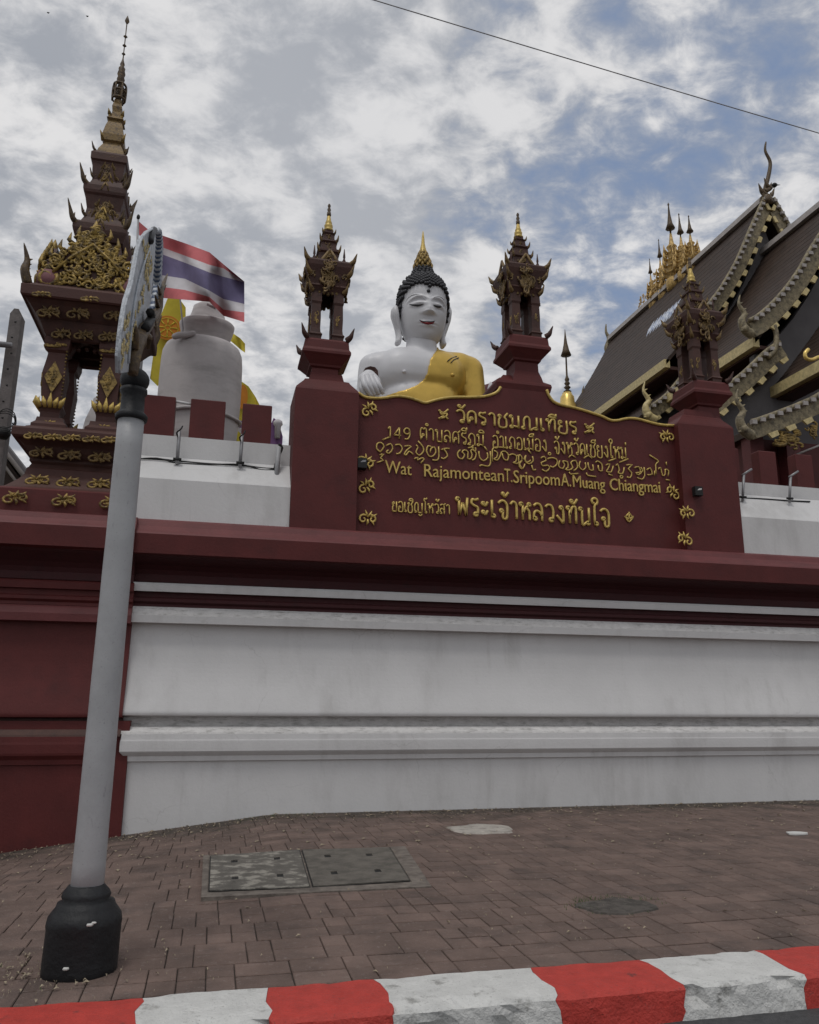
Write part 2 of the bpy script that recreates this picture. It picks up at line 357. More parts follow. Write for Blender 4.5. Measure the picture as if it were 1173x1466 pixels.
for i, (x, y, w, d) in enumerate(bricks):
    tz = gz(x + w/2, y + d/2) + random.uniform(-.0025, .0025)
    if i < 300:
        k = (round(w, 3), round(d, 3))
        if k not in shared:
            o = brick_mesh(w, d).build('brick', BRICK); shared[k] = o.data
        else:
            o = bpy.data.objects.new('brick', shared[k]); COL.objects.link(o)
        sx = (gz(x + w, y) - gz(x, y)) / w
        o.location = (x, y, tz - sx*w/2); o.rotation_euler = (random.uniform(-.006, .006), -math.atan(sx) + random.uniform(-.006, .006), random.uniform(-.008, .008))
        o.parent = pavement
    else:
        b = brick_mesh(w, d); ax, ay = random.uniform(-.008, .008), random.uniform(-.008, .008)
        rest.add([(x+p[0], y+p[1], p[2] + gz(x+p[0], y+p[1]) + random.uniform(0, .0005) + ax*(p[0]-w/2) + ay*(p[1]-d/2)) for p in b.v], b.f)
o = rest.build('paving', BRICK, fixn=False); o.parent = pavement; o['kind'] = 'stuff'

# kerb of painted stones
kb = MB(); kb.box(-40, 45, 3.72, 4.03, -.25, -.03)
kerb = tag(kb.build('kerb', CONC), kind='structure')
edges = [-.95, -.22, .32, .84, 1.6, 2.22, 2.88]
cols = [1, 0, 1, 0, 1, 0]         # 1 red, 0 white
while edges[-1] < 10: edges.append(edges[-1] + .63); cols.append(1 - cols[-1])
while edges[0] > -4: edges.insert(0, edges[0] - .63); cols.insert(0, 1 - cols[0])
jit = {}
for e in edges: jit[e] = [random.uniform(-.020, .020) for _ in range(12)]
sect = [(4.053, -.10), (4.055, -.01), (4.045, .006), (3.97, .012), (3.86, .012), (3.75, .010), (3.685, .004), (3.668, -.014), (3.664, -.05), (3.66, -.10), (3.655, -.15), (3.65, -.2)]
for i, c in enumerate(cols):
    x0, x1 = edges[i], edges[i+1]; b = MB(); nseg = 14; R = []
    for k in range(nseg + 1):
        t = k / nseg; r = []
        for j, (yy, z) in enumerate(sect):
            xx = x0 + jit[x0][j] * (1 - t) + (x1 - x0) * t + jit[x1][j] * t
            xx += .0015 if k == 0 else (-.0015 if k == nseg else 0)
            nn = noise.fractal(Vector((xx * 7, yy * 9, z * 9)), .7, 2.2, 4)
            chip = 0
            if c == 0 and j in (6, 7, 8, 9):
                chip = max(0, noise.noise(Vector((xx * 5.5 + 3, j * .5, 2.1))) - .10) * .11
            dz = nn * .004; dy = nn * .007
            if j in (7, 8, 9, 10): dy += chip
            if j in (5, 6): dz -= chip * .7; dy += chip * .3
            r.append((xx, yy + dy, z + dz))
        R.append(r)
    b.rings(R, closed=False, smooth=False)
    b.add([R[0][j] for j in range(len(sect))], [tuple(range(len(sect)))]); b.add([R[-1][j] for j in range(len(sect))], [tuple(range(len(sect)))])
    o = b.build('kerb_stone', KRED if c else KWHT, fixn=True); o.parent = kerb
    o['label'] = 'red painted kerb stone' if c else 'white painted chipped kerb stone'

# drain covers
def cover(corners, holes, label, m):
    P = [PZ(*c, 0.0) for c in corners]      # near-left, near-right, far-right, far-left
    t = thing('drain_cover', label, 'drain cover', (P[0].x, P[0].y, 0), 'concrete drain covers in the pavement')
    def at(u, v): return P[0].lerp(P[1], u).lerp(P[3].lerp(P[2], u), v)
    b = MB(); us = [0, .22, .29, .69, .76, 1]; vs = [0, .24, .32, .72, .80, 1]; z1 = .016
    for i in range(5):
        for j in range(5):
            if (i, j) in ((1, 1), (3, 1), (1, 3), (3, 3)):
                a = [at(us[i], vs[j]), at(us[i+1], vs[j]), at(us[i+1], vs[j+1]), at(us[i], vs[j+1])]
                b.rings([[(p.x, p.y, z) for p in a] for z in (z1, .004)], cap0=False, cap1=False)
                continue
            a = [at(us[i], vs[j]), at(us[i+1], vs[j]), at(us[i+1], vs[j+1]), at(us[i], vs[j+1])]
            b.add([(p.x, p.y, z1) for p in a], [(0, 1, 2, 3)])
    a = [at(0, 0), at(1, 0), at(1, 1), at(0, 1)]
    b.rings([[(p.x, p.y, z) for p in a] for z in (z1, .004)], cap0=False, cap1=False)
    b.build('slab', m, t, fixn=False)
    h = MB(); a = [at(-.012, -.012), at(1.012, -.012), at(1.012, 1.012), at(-.012, 1.012)]; h.add([(p.x, p.y, .0092) for p in a], [(0, 1, 2, 3)]); h.build('edge_gap', DARK, t, fixn=False)
    h = MB(); q = [at(.2, .2), at(.8, .2), at(.8, .82), at(.2, .82)]; h.add([(p.x, p.y, .0045) for p in q], [(0, 1, 2, 3)])
    h.build('lifting_hole', DARK, t, fixn=False)
cover([(300, 1278), (443, 1272), (428, 1219), (302, 1228)], None, 'worn concrete drain cover with pale blotches, nearer the grey signpost', CONC5)
cover([(449, 1272), (586, 1263), (557, 1216), (433, 1219)], None, 'darker concrete drain cover, the one farther from the signpost', CONC)
fr = MB()
A = [PZ(*c, 0) for c in [(288, 1287), (618, 1271), (580, 1213), (291, 1226)]]; Bq = [PZ(*c, 0) for c in [(297, 1281), (590, 1265), (559, 1215), (299, 1226)]]
fr.rings([[(p.x, p.y, -.06) for p in A], [(p.x, p.y, .009) for p in A], [(p.x, p.y, .009) for p in Bq], [(p.x, p.y, .004) for p in Bq]], cap0=False, cap1=True)
o = fr.build('concrete_surround', CONC4, fixn=False); tag(o, 'pale concrete surround framing the pair of drain covers', 'concrete surround')
# patches
def blob(cx, cy, rx, ry, z, n=22, rough=.22, seed=0):
    return [(cx + rx*(1+rough*noise.noise(Vector((math.cos(2*PI*k/n)*1.5, math.sin(2*PI*k/n)*1.5, seed))))*math.cos(2*PI*k/n),
             cy + ry*(1+rough*noise.noise(Vector((math.cos(2*PI*k/n)*1.5+9, math.sin(2*PI*k/n)*1.5, seed))))*math.sin(2*PI*k/n), z) for k in range(n)]
def patch(cx, cy, rx, ry, m, name, label, cat, seed, top=.012, rough=.5):
    b = MB(); q = blob(cx, cy, rx, ry, 0, seed=seed, rough=rough)
    b.rings([[(p[0], p[1], -.012) for p in q], [(cx+(p[0]-cx)*.94, cy+(p[1]-cy)*.94, top) for p in q]], cap0=False)
    return tag(b.build(name, m, fixn=True), label, cat)
c = PZ(690, 1188); patch(c.x, c.y, .36, .30, CONC2, 'concrete_patch', 'pale broken concrete patch in the pavement close to the white wall', 'concrete patch', 3.0)
c = PZ(885, 1299); patch(c.x, c.y, .26, .20, JOINT2, 'round_utility_cover', 'dark round utility cover ringed with weeds in the brick pavement', 'utility cover', 7.0, .011, .35)
for (px, py, s_, lb) in ((1143, 1195, .07, 'white scrap of litter lying at the right of the pavement'),):
    p = PZ(px, py); b = MB(); q = blob(p.x, p.y, s_*1.6, s_, 0, n=9, rough=.9, seed=2.2); b.rings([[(a[0], a[1], .004) for a in q], [(a[0], a[1], .018) for a in q]])
    tag(b.build('litter', PAPER), lb, 'litter')
# grit, leaf litter, weeds: nobody could count them
b = MB()
for i in range(2600):
    if i < 900: x, y = random.uniform(-3, 9), 9.62 - abs(random.gauss(0, .35))
    elif i < 1250: x, y = random.gauss(-.9, .35), random.gauss(4.5, .22)
    else: x, y = random.uniform(-2.5, 9), random.uniform(4.1, 9.5)
    if y < 4.06 or y > 9.63: continue
    s_ = random.choice((.5, .7, 1, 1.9)) * random.uniform(.005, .013) * (1.5 if y > 7 else .8); a = random.uniform(0, PI); z = gz(x, y) + .014
    dx, dy = math.cos(a)*s_, math.sin(a)*s_
    b.add([(x-dx, y-dy, z-.008), (x+dy*.5, y-dx*.5, z), (x+dx, y+dy, z-.004), (x-dy*.5, y+dx*.5, z+random.uniform(0, .006))], [(0, 1, 2, 3)])
tag(b.build('leaf_litter', LEAF, fixn=False), 'scattered dry leaf bits and grit on the brick pavement', 'litter', kind='stuff')
b = MB(); wc = PZ(885, 1296); weeds = []
for i in range(260):
    k = random.random()
    if k < .55: a = random.gauss(2.2, 1.1); x, y = wc.x + .25*math.cos(a) + random.gauss(0, .05), wc.y + .18*math.sin(a) + random.gauss(0, .04)
    elif k < .8: x, y = random.uniform(.3, 1.2), 9.6 - abs(random.gauss(0, .1))
    else: x, y = random.gauss(-1.15, .15), random.gauss(4.35, .12)
    if y < 4.06: continue
    h = random.uniform(.008, .026); a = random.uniform(0, PI)
    b.add([(x-.003, y, gz(x, y)-.004), (x+.003, y, gz(x, y)-.004), (x + .012*math.cos(a), y + .012*math.sin(a), gz(x, y) + h)], [(0, 1, 2)])
tag(b.build('weeds', GRASS, fixn=False), 'small weeds sprouting from the joints of the pavement', 'weeds', kind='stuff')

# ================================================================== BOUNDARY WALL
YW = 9.65
def zz(py, off, px=600): return PY(px, py, YW - off).z
def levels(L): return [(o, zz(p, o) if p is not None else -.5) for o, p in L]
def fine(L):
    if any(p is None for _, p in L): return L
    C = catmull([(o*100, p, 0) for o, p in L], 4); return [(v[0]/100, v[1]) for v in C]
base_l = [(0, None), (0, 1087), (.035, 1086), (.04, 1080), (.045, 1079), (.085, 1074), (.09, 1071), (.09, 1060), (.085, 1057), (.08, 1050)]
ledge_l = [(.08, 1050), (.07, 1047.5), (-.01, 1040), (-.09, 1039), (-.10, 1027), (.0, 1026)]
cove_l = [(.0, 1026), (.045, 1025), (.05, 1021), (.035, 1014), (.0, 1000), (-.045, 980), (-.085, 955), (-.11, 925), (-.12, 903)]
band_l = [(-.12, 903), (.0, 902), (.005, 892)]
bandg_l = [(.005, 892), (-.03, 884), (-.06, 881)]
groove_l = [(-.06, 881), (-.07, 877), (-.03, 874), (-.03, 870), (-.07, 868), (-.07, 861)]
fil_l = [(-.07, 861), (.0, 860.5), (.01, 852), (-.02, 849)]
neck_l = [(-.02, 849), (-.12, 848), (-.13, 838), (-.10, 832), (-.04, 826), (.05, 820), (.13, 815), (.16, 812)]
fas_l = [(.16, 812), (.24, 810), (.25, 784)]
top_l = [(.25, 784), (.235, 782), (.20, 779), (.15, 774), (.12, 767), (.05, 765)]
X0, X1, YB = -.868, 32, 10.6
bw = thing('boundary_wall', 'long white moulded boundary wall under a red cornice', 'wall', (3, YW, 0))
def wall_piece(name, L, m, lab=None, x0=X0, x1=X1, y0=YW, y1=YB, par=bw):
    b = MB(); b.rect(levels(L), x0, x1, y0, y1, caps=True); o = b.build(name, m, par)
    if lab: o['label'] = lab
    return o
wall_piece('plinth', base_l[:2] + fine(base_l[2:]), W); wall_piece('ledge', ledge_l, WG, 'grimy stained ledge', x0=-1.3); wall_piece('wall_panel', [cove_l[0]] + fine(cove_l[1:]), W, x0=-1.3)
wall_piece('moulding', band_l, W, x0=-1.3); wall_piece('moulding', bandg_l, WG, 'stained upper moulding', x0=-1.3); wall_piece('groove', groove_l, NECK, x0=-1.3)
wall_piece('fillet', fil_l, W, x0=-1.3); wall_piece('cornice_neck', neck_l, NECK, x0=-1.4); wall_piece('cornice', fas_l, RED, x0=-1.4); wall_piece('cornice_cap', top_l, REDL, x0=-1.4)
# corner pier, red
cp = thing('corner_pier', 'oxblood red corner pier at the left of the white wall', 'pier', (-3, 9.4, 0))
def shift(L, d): return [(o + d, p) for o, p in L]
px0, px1, py0, py1 = -9.0, -.86, 9.60, 12.2
def pier_piece(name, L, m, d=.0, x1=-.96):
    b = MB(); R_ = []
    for o, p in L:
        o = o*.8 + d; z = zz(p, 0) - .02 if p is not None else -.8
        R_.append([(px0, py0-o, z), (x1, py0-o, z), (x1, py1, z), (px0, py1, z)])
    b.rings(R_); return b.build(name, m, cp)
pier_piece('plinth', base_l[:2] + [(0, 1030)], RED, 0, -.87); pier_piece('moulding', base_l[1:], RED, 0, -1.04); pier_piece('ledge', ledge_l, REDD); pier_piece('pier_panel', [cove_l[0]] + fine(cove_l[1:]), RED)
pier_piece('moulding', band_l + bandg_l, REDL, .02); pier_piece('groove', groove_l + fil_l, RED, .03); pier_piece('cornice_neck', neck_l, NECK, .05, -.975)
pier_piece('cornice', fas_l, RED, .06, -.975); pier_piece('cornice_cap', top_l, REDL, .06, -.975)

# parapet: sloping white coping and battlements, both sides of the sign
def parapet(x0, x1, pxm, tf, tsl, tbk, label, name='parapet'):
    t = thing(name, label, 'parapet', ((x0+x1)/2, 9.9, 3.37), 'white parapets beside the name sign')
    zb = 3.36; z1 = PY(pxm, tf, 9.66).z; z2 = PY(pxm, tsl, 9.98).z; z3 = PY(pxm, tbk, 10.0).z
    b = MB(); b.add([(x0, 9.66, zb), (x1, 9.66, zb), (x1, 9.66, z1), (x0, 9.66, z1), (x1, 9.98, z2), (x0, 9.98, z2), (x0, 9.98, zb), (x1, 9.98, zb)],
                    [(0, 1, 2, 3), (3, 2, 4, 5), (1, 7, 4, 2), (0, 3, 5, 6), (0, 6, 7, 1)])
    b.build('coping', W, t)
    b = MB(); b.box(x0, x1, 9.985, 10.22, zb, z3); b.build('back_wall', W, t)
    return t, z3, z2
pl, z3l, z2l = parapet(-1.15, .80, 300, 690, 659, 629, 'white sloped parapet left of the name sign carrying three red battlements')
pr, z3r, z2r = parapet(7.26, 24, 1115, 743, 712, 695, 'white sloped parapet right of the name sign, before the temple roof')
def merlon(x0, x1, z0, z1, par):
    b = MB(); e = .012
    b.rings([[(x0, 10.0, z0), (x1, 10.0, z0), (x1, 10.18, z0), (x0, 10.18, z0)], [(x0, 10.0, z1-e), (x1, 10.0, z1-e), (x1, 10.18, z1-e), (x0, 10.18, z1-e)],
             [(x0+e, 10.0+e, z1), (x1-e, 10.0+e, z1), (x1-e, 10.18-e, z1), (x0+e, 10.18-e, z1)]])
    b.build('merlon', RED, par)
for x0, x1 in ((-1.16, -.69), (-.50, -.06), (.16, .54)): merlon(x0, x1, z3l - .02 if x0 > -1.3 else 3.4, 5.07, pl)
for k in range(14): merlon(7.30 + .66*k + (0 if k else 0), 7.30 + .66*k + .30, z3r - .02, 5.07, pr)
b = MB(); b.tube([(-.70, 10.03, 5.02), (-.49, 10.03, 5.00)], .018, 8); b.build('tie_bar', W, pl)

# lamp brackets and cable on the parapet
def bracket(px, pyb, pyt, label, slim=.022, bend=True, m=METAL):
    p0 = PY(px, pyb, 9.86); p1 = PY(px + (pyb-pyt)*.07, pyt, 9.86); t = thing('lamp_bracket', label, 'lamp bracket', p0, 'metal lamp brackets on the parapets')
    b = MB(); b.tube([p0 - Vector((0, 0, .06)), p1], slim, 8); b.build('stem', m, t)
    b = MB(); b.tube([p0 + Vector((-.05, -.02, 0)), p0 + Vector((.05, -.02, 0))], .02, 6); b.build('foot', DARK, t)
    if bend:
        b = MB(); q = p0.lerp(p1, .72); b.tube(catmull([q, q + Vector((-.03, -.04, .05)), q + Vector((.02, -.06, .10)), q + Vector((.035, -.03, .15))], 3), .010, 5); b.build('clamp', DARK, t)
    return t
bracket(254, 658, 615, 'rusty lamp bracket below the gap between the first two battlements')
bracket(344, 663, 622, 'thin lamp bracket standing left of the narrow single battlement')
bracket(396, 684, 640, 'pale thick post bracket beside the left sign pillar', .032, False, POST)
for px, pb, pt, lb, dx in ((1063, 712, 680, 'leaning steel lamp bracket just right of the sign block', .10), (1130, 714, 683, 'leaning steel lamp bracket farther right on the parapet', .10)):
    t = bracket(px, pb, pt, lb, .02, False); q = PY(px, pt, 9.86)
    b = MB(); b.tube([q, q + Vector((.16, -.02, .10))], .016, 6); b.build('arm', METAL, t)
b = MB()
P = [PY(x, y, 9.93) for x, y in ((190, 657), (225, 657), (254, 660), (300, 664), (344, 666), (375, 670), (392, 671))]
b.tube(catmull(P, 4), .013, 6); b.tube(catmull([p + Vector((0, -.03, -.015 + .02*math.sin(i*2.1))) for i, p in enumerate(P)], 4), .009, 5)
tag(b.build('power_cable', DARK), 'black cable lying along the white parapet left of the sign', 'cable')
b = MB(); P = [PY(x, y, 9.93) for x, y in ((1060, 713), (1090, 714), (1132, 717), (1160, 718))]; b.tube(catmull(P, 4), .012, 6)
tag(b.build('power_cable', DARK), 'short dark cable lying on the white parapet right of the sign', 'cable')
b = MB(); P = [PY(x, y, 9.9) for x, y in ((399, 636), (404, 641), (398, 655), (393, 672))]; b.tube(catmull(P, 4), .018, 6)
tag(b.build('loose_cable', DARK), 'black cable hanging down beside the left sign pillar', 'cable')

# ================================================================== ORNAMENT HELPERS
def spiral(c, u, v, r0, r1, a0, a1, n=14):
    return [c + u * (r0 + (r1-r0)*k/(n-1)) * math.cos(a0 + (a1-a0)*k/(n-1)) + v * (r0 + (r1-r0)*k/(n-1)) * math.sin(a0 + (a1-a0)*k/(n-1)) for k in range(n)]
def scroll(b, c, u, v, s, w=.10, flat=.7, detail=True):      # a flame-like foliage scroll about 2s wide, lying in the plane (u, v)
    n = u.cross(v).normalized(); c = Vector(c); fl = (n, flat)
    u = u*s; v = v*s
    b.tube(spiral(c - u*.45 - v*.25, u, v, .5, .12, PI*.4, PI*2.5), [s*w]*8 + [s*w*.8]*6, 5, fl)
    b.tube(spiral(c + u*.45 + v*.05, -u, v, .45, .10, PI*.3, PI*2.3), [s*w]*8 + [s*w*.8]*6, 5, fl)
    if detail:
        for (a, q, r) in (((-.1, .1), (.15, .9), .16), ((.2, .2), (.75, .8), .13), ((-.2, .15), (-.55, .75), .13), ((.0, -.1), (.1, -.75), .14), ((.35, -.1), (.85, -.5), .11)):
            p0 = c + u*a[0] + v*a[1]; p1 = c + u*q[0] + v*q[1]; mid = p0.lerp(p1, .5) + u*.08
            b.tube([p0, mid, p1], [s*r*.7, s*r, s*.02], 5, fl)
def lump(b, c, u, v, s, seed=0, k=7, fl=.8):      # cluster of small leaves and curls
    r = random.Random(seed); n = u.cross(v).normalized()
    for i in range(k):
        a = r.uniform(0, 2*PI); d = r.uniform(0, .75); p = Vector(c) + u*s*d*math.cos(a) + v*s*d*math.sin(a)
        q = s * r.uniform(.22, .42); sg = r.choice((1, -1))
        b.tube(spiral(p, u*sg, v, q, q*.25, a, a + PI*1.6, 9), [q*.32]*6 + [q*.2]*3, 5, (n, fl))
UX, UZ = Vector((1, 0, 0)), Vector((0, 0, 1)); UY = Vector((0, 1, 0))
def horn(b, p, d, s, up=1.0, curl=.3, w=.16):      # corner finial: a tapering flame leaf rising from p along d
    d = Vector(d).normalized(); p = Vector(p)
    P = catmull([p - d*s*.2, p + d*s*.22 + UZ*s*.22*up, p + d*s*.42 + UZ*s*.60*up, p + d*s*(.50+curl) + UZ*s*1.05*up], 4)
    n = len(P); b.tube(P, [s*w*(1 - (i/(n-1))**1.5) + .004 for i in range(n)], 6)
    b.tube([P[n//3], P[n//3] - d*s*.10 + UZ*s*.34*up], [s*w*.7, .003], 5)

# ================================================================== NAME SIGN
sg = thing('temple_name_sign', 'oxblood name sign wall with gold lettering between two square pillars', 'name sign', (4, 9.7, 3.37))
YP = 9.75
top_px = [(505, 560), (513, 562), (522, 568), (534, 570), (551, 569.5), (568, 567), (585, 569), (598, 573), (609, 576.5), (621, 573.5), (636, 570), (653, 568.5), (670, 568.5), (689, 568), (702, 565.5), (712, 561), (717, 554)]
mid_px = [(718, 548), (722, 545.5), (748, 546.5), (776, 550), (782, 553)]
top2_px = [(783, 558), (786, 566), (793, 575), (805, 580), (820, 583), (838, 588), (850, 592), (862, 596), (874, 601.5), (884, 602), (895, 599.5), (908, 599), (922, 602), (936, 606), (950, 608.5), (962, 609), (970, 610)]
def on(P, y=YP): return [(PY(x, q, y).x, PY(x, q, y).z) for x, q in P]
poly = on([(505, 757)]) + on(top_px) + on(mid_px) + on(top2_px) + on([(978, 612), (978, 786)])
poly[0] = (poly[1][0], 3.36); poly[-1] = (poly[-2][0], 3.36)
b = MB(); b.prism(poly, YP, YP + .28); b.build('sign_panel', RED, sg)
def trim(P, name='gold_edging', r=.022):
    b = MB(); Q = catmull([PY(x, q, YP - .01) for x, q in P], 3); b.tube(Q, r, 6, None); b.build(name, GOLD, sg)
trim(top_px[1:]); trim(top2_px + [(973, 613), (973, 621)])
def pillar(pxl, pxr, pyt, xl, xr, y0, y1, label):
    z1 = PY((pxl+pxr)/2, pyt, y0).z; cx_, cy_ = (xl+xr)/2, (y0+y1)/2; hx, hy = (xr-xl)/2, (y1-y0)/2
    b = MB()
    def rg(kx, ky, z): return [(cx_-hx*kx, cy_-hy*ky, z), (cx_+hx*kx, cy_-hy*ky, z), (cx_+hx*kx, cy_+hy*ky, z), (cx_-hx*kx, cy_+hy*ky, z)]
    b.rings([rg(1, 1, 3.36), rg(1, 1, z1), rg(.97, .97, z1 + .03), rg(.74, .80, z1 + .14), rg(.70, .76, z1 + .17), rg(.56, .60, z1+.20), rg(.50, .55, z1+.30)])
    o = b.build('pillar', RED, sg); o['label'] = label; return z1
xl, xr = PY(417, 700, 9.62).x, PY(511, 700, 9.62).x
zl = pillar(417, 511, 558, xl, xr, 9.62, 10.35, 'left pillar of the sign')
xl2, xr2 = PY(978, 700, 9.62).x, PY(1058, 700, 9.62).x
zr = pillar(975, 1058, 610, xl2, xr2, 9.62, 10.35, 'right pillar of the sign')
b = MB(); q0 = PY(720, 548, YP).x; q1 = PY(780, 548, YP).x; zt = PY(750, 549, YP).z
b.rings([[(q0, YP+.285, 3.4), (q1, YP+.285, 3.4), (q1, YP+.8, 3.4), (q0, YP+.8, 3.4)], [(q0, YP+.285, zt), (q1, YP+.285, zt), (q1, YP+.8, zt), (q0, YP+.8, zt)]]); b.build('centre_pedestal', RED, sg)
b = MB(); cxm = (q0+q1)/2
b.stack(cxm, YP+.40, [(.40, zt-.10), (.42, zt-.02), (.41, zt+.02), (.32, zt + .09), (.25, zt + .17)]); b.build('pedestal_cap', RED, sg)
# scroll emblems at the ends
def emblem(px, py, s=.13, mir=1, rot=0.0, y=YP, m=GOLD):
    c = PY(px, py, y - .02); b = MB(); u = (UX*math.cos(rot) + UZ*math.sin(rot))*mir; v = UZ*math.cos(rot) - UX*math.sin(rot)
    scroll(b, c, u, v, s, .12); return b.build('scroll_emblem', m, sg)
for px, py, mir, rot, yy in ((529, 586, 1, .4, YP), (524, 661, 1, -.6, YP), (525, 696, 1, .3, YP), (527, 742, 1, -.3, YP), (955, 625, -1, .4, YP), (964, 705, -1, -.4, YP), (984, 734, -1, .4, 9.60), (981, 772, -1, 0, 9.60)):
    emblem(px, py, .125, mir, rot, yy)
# small knots either side of the title and after the last line
def strokes(name, S, r, y=YP, par=sg, m=GOLD, k=4, smooth=True):
    b = MB()
    for s_ in S:
        P = [PY(x, q, y - .012) for x, q in s_]
        b.tube(catmull(P, k) if smooth and len(P) > 2 else P, r, 6, (UY, .9))
    return b.build(name, m, par)
for ox, oy in ((635, 593), (844, 613)):
    strokes('knot_emblem', [[(ox-7, oy-6), (ox, oy-2), (ox+7, oy-7)], [(ox-5, oy-6), (ox-3, oy), (ox+5, oy-1), (ox+3, oy+4), (ox-7, oy+6)], [(ox-6, oy+7), (ox, oy+3), (ox+7, oy+7)]], .014)
strokes('lotus_emblem', [[(895, 739), (901, 743), (907, 739), (901, 747), (895, 739)], [(897, 739), (901, 735), (905, 740)], [(901, 733), (901, 746)]], .012)

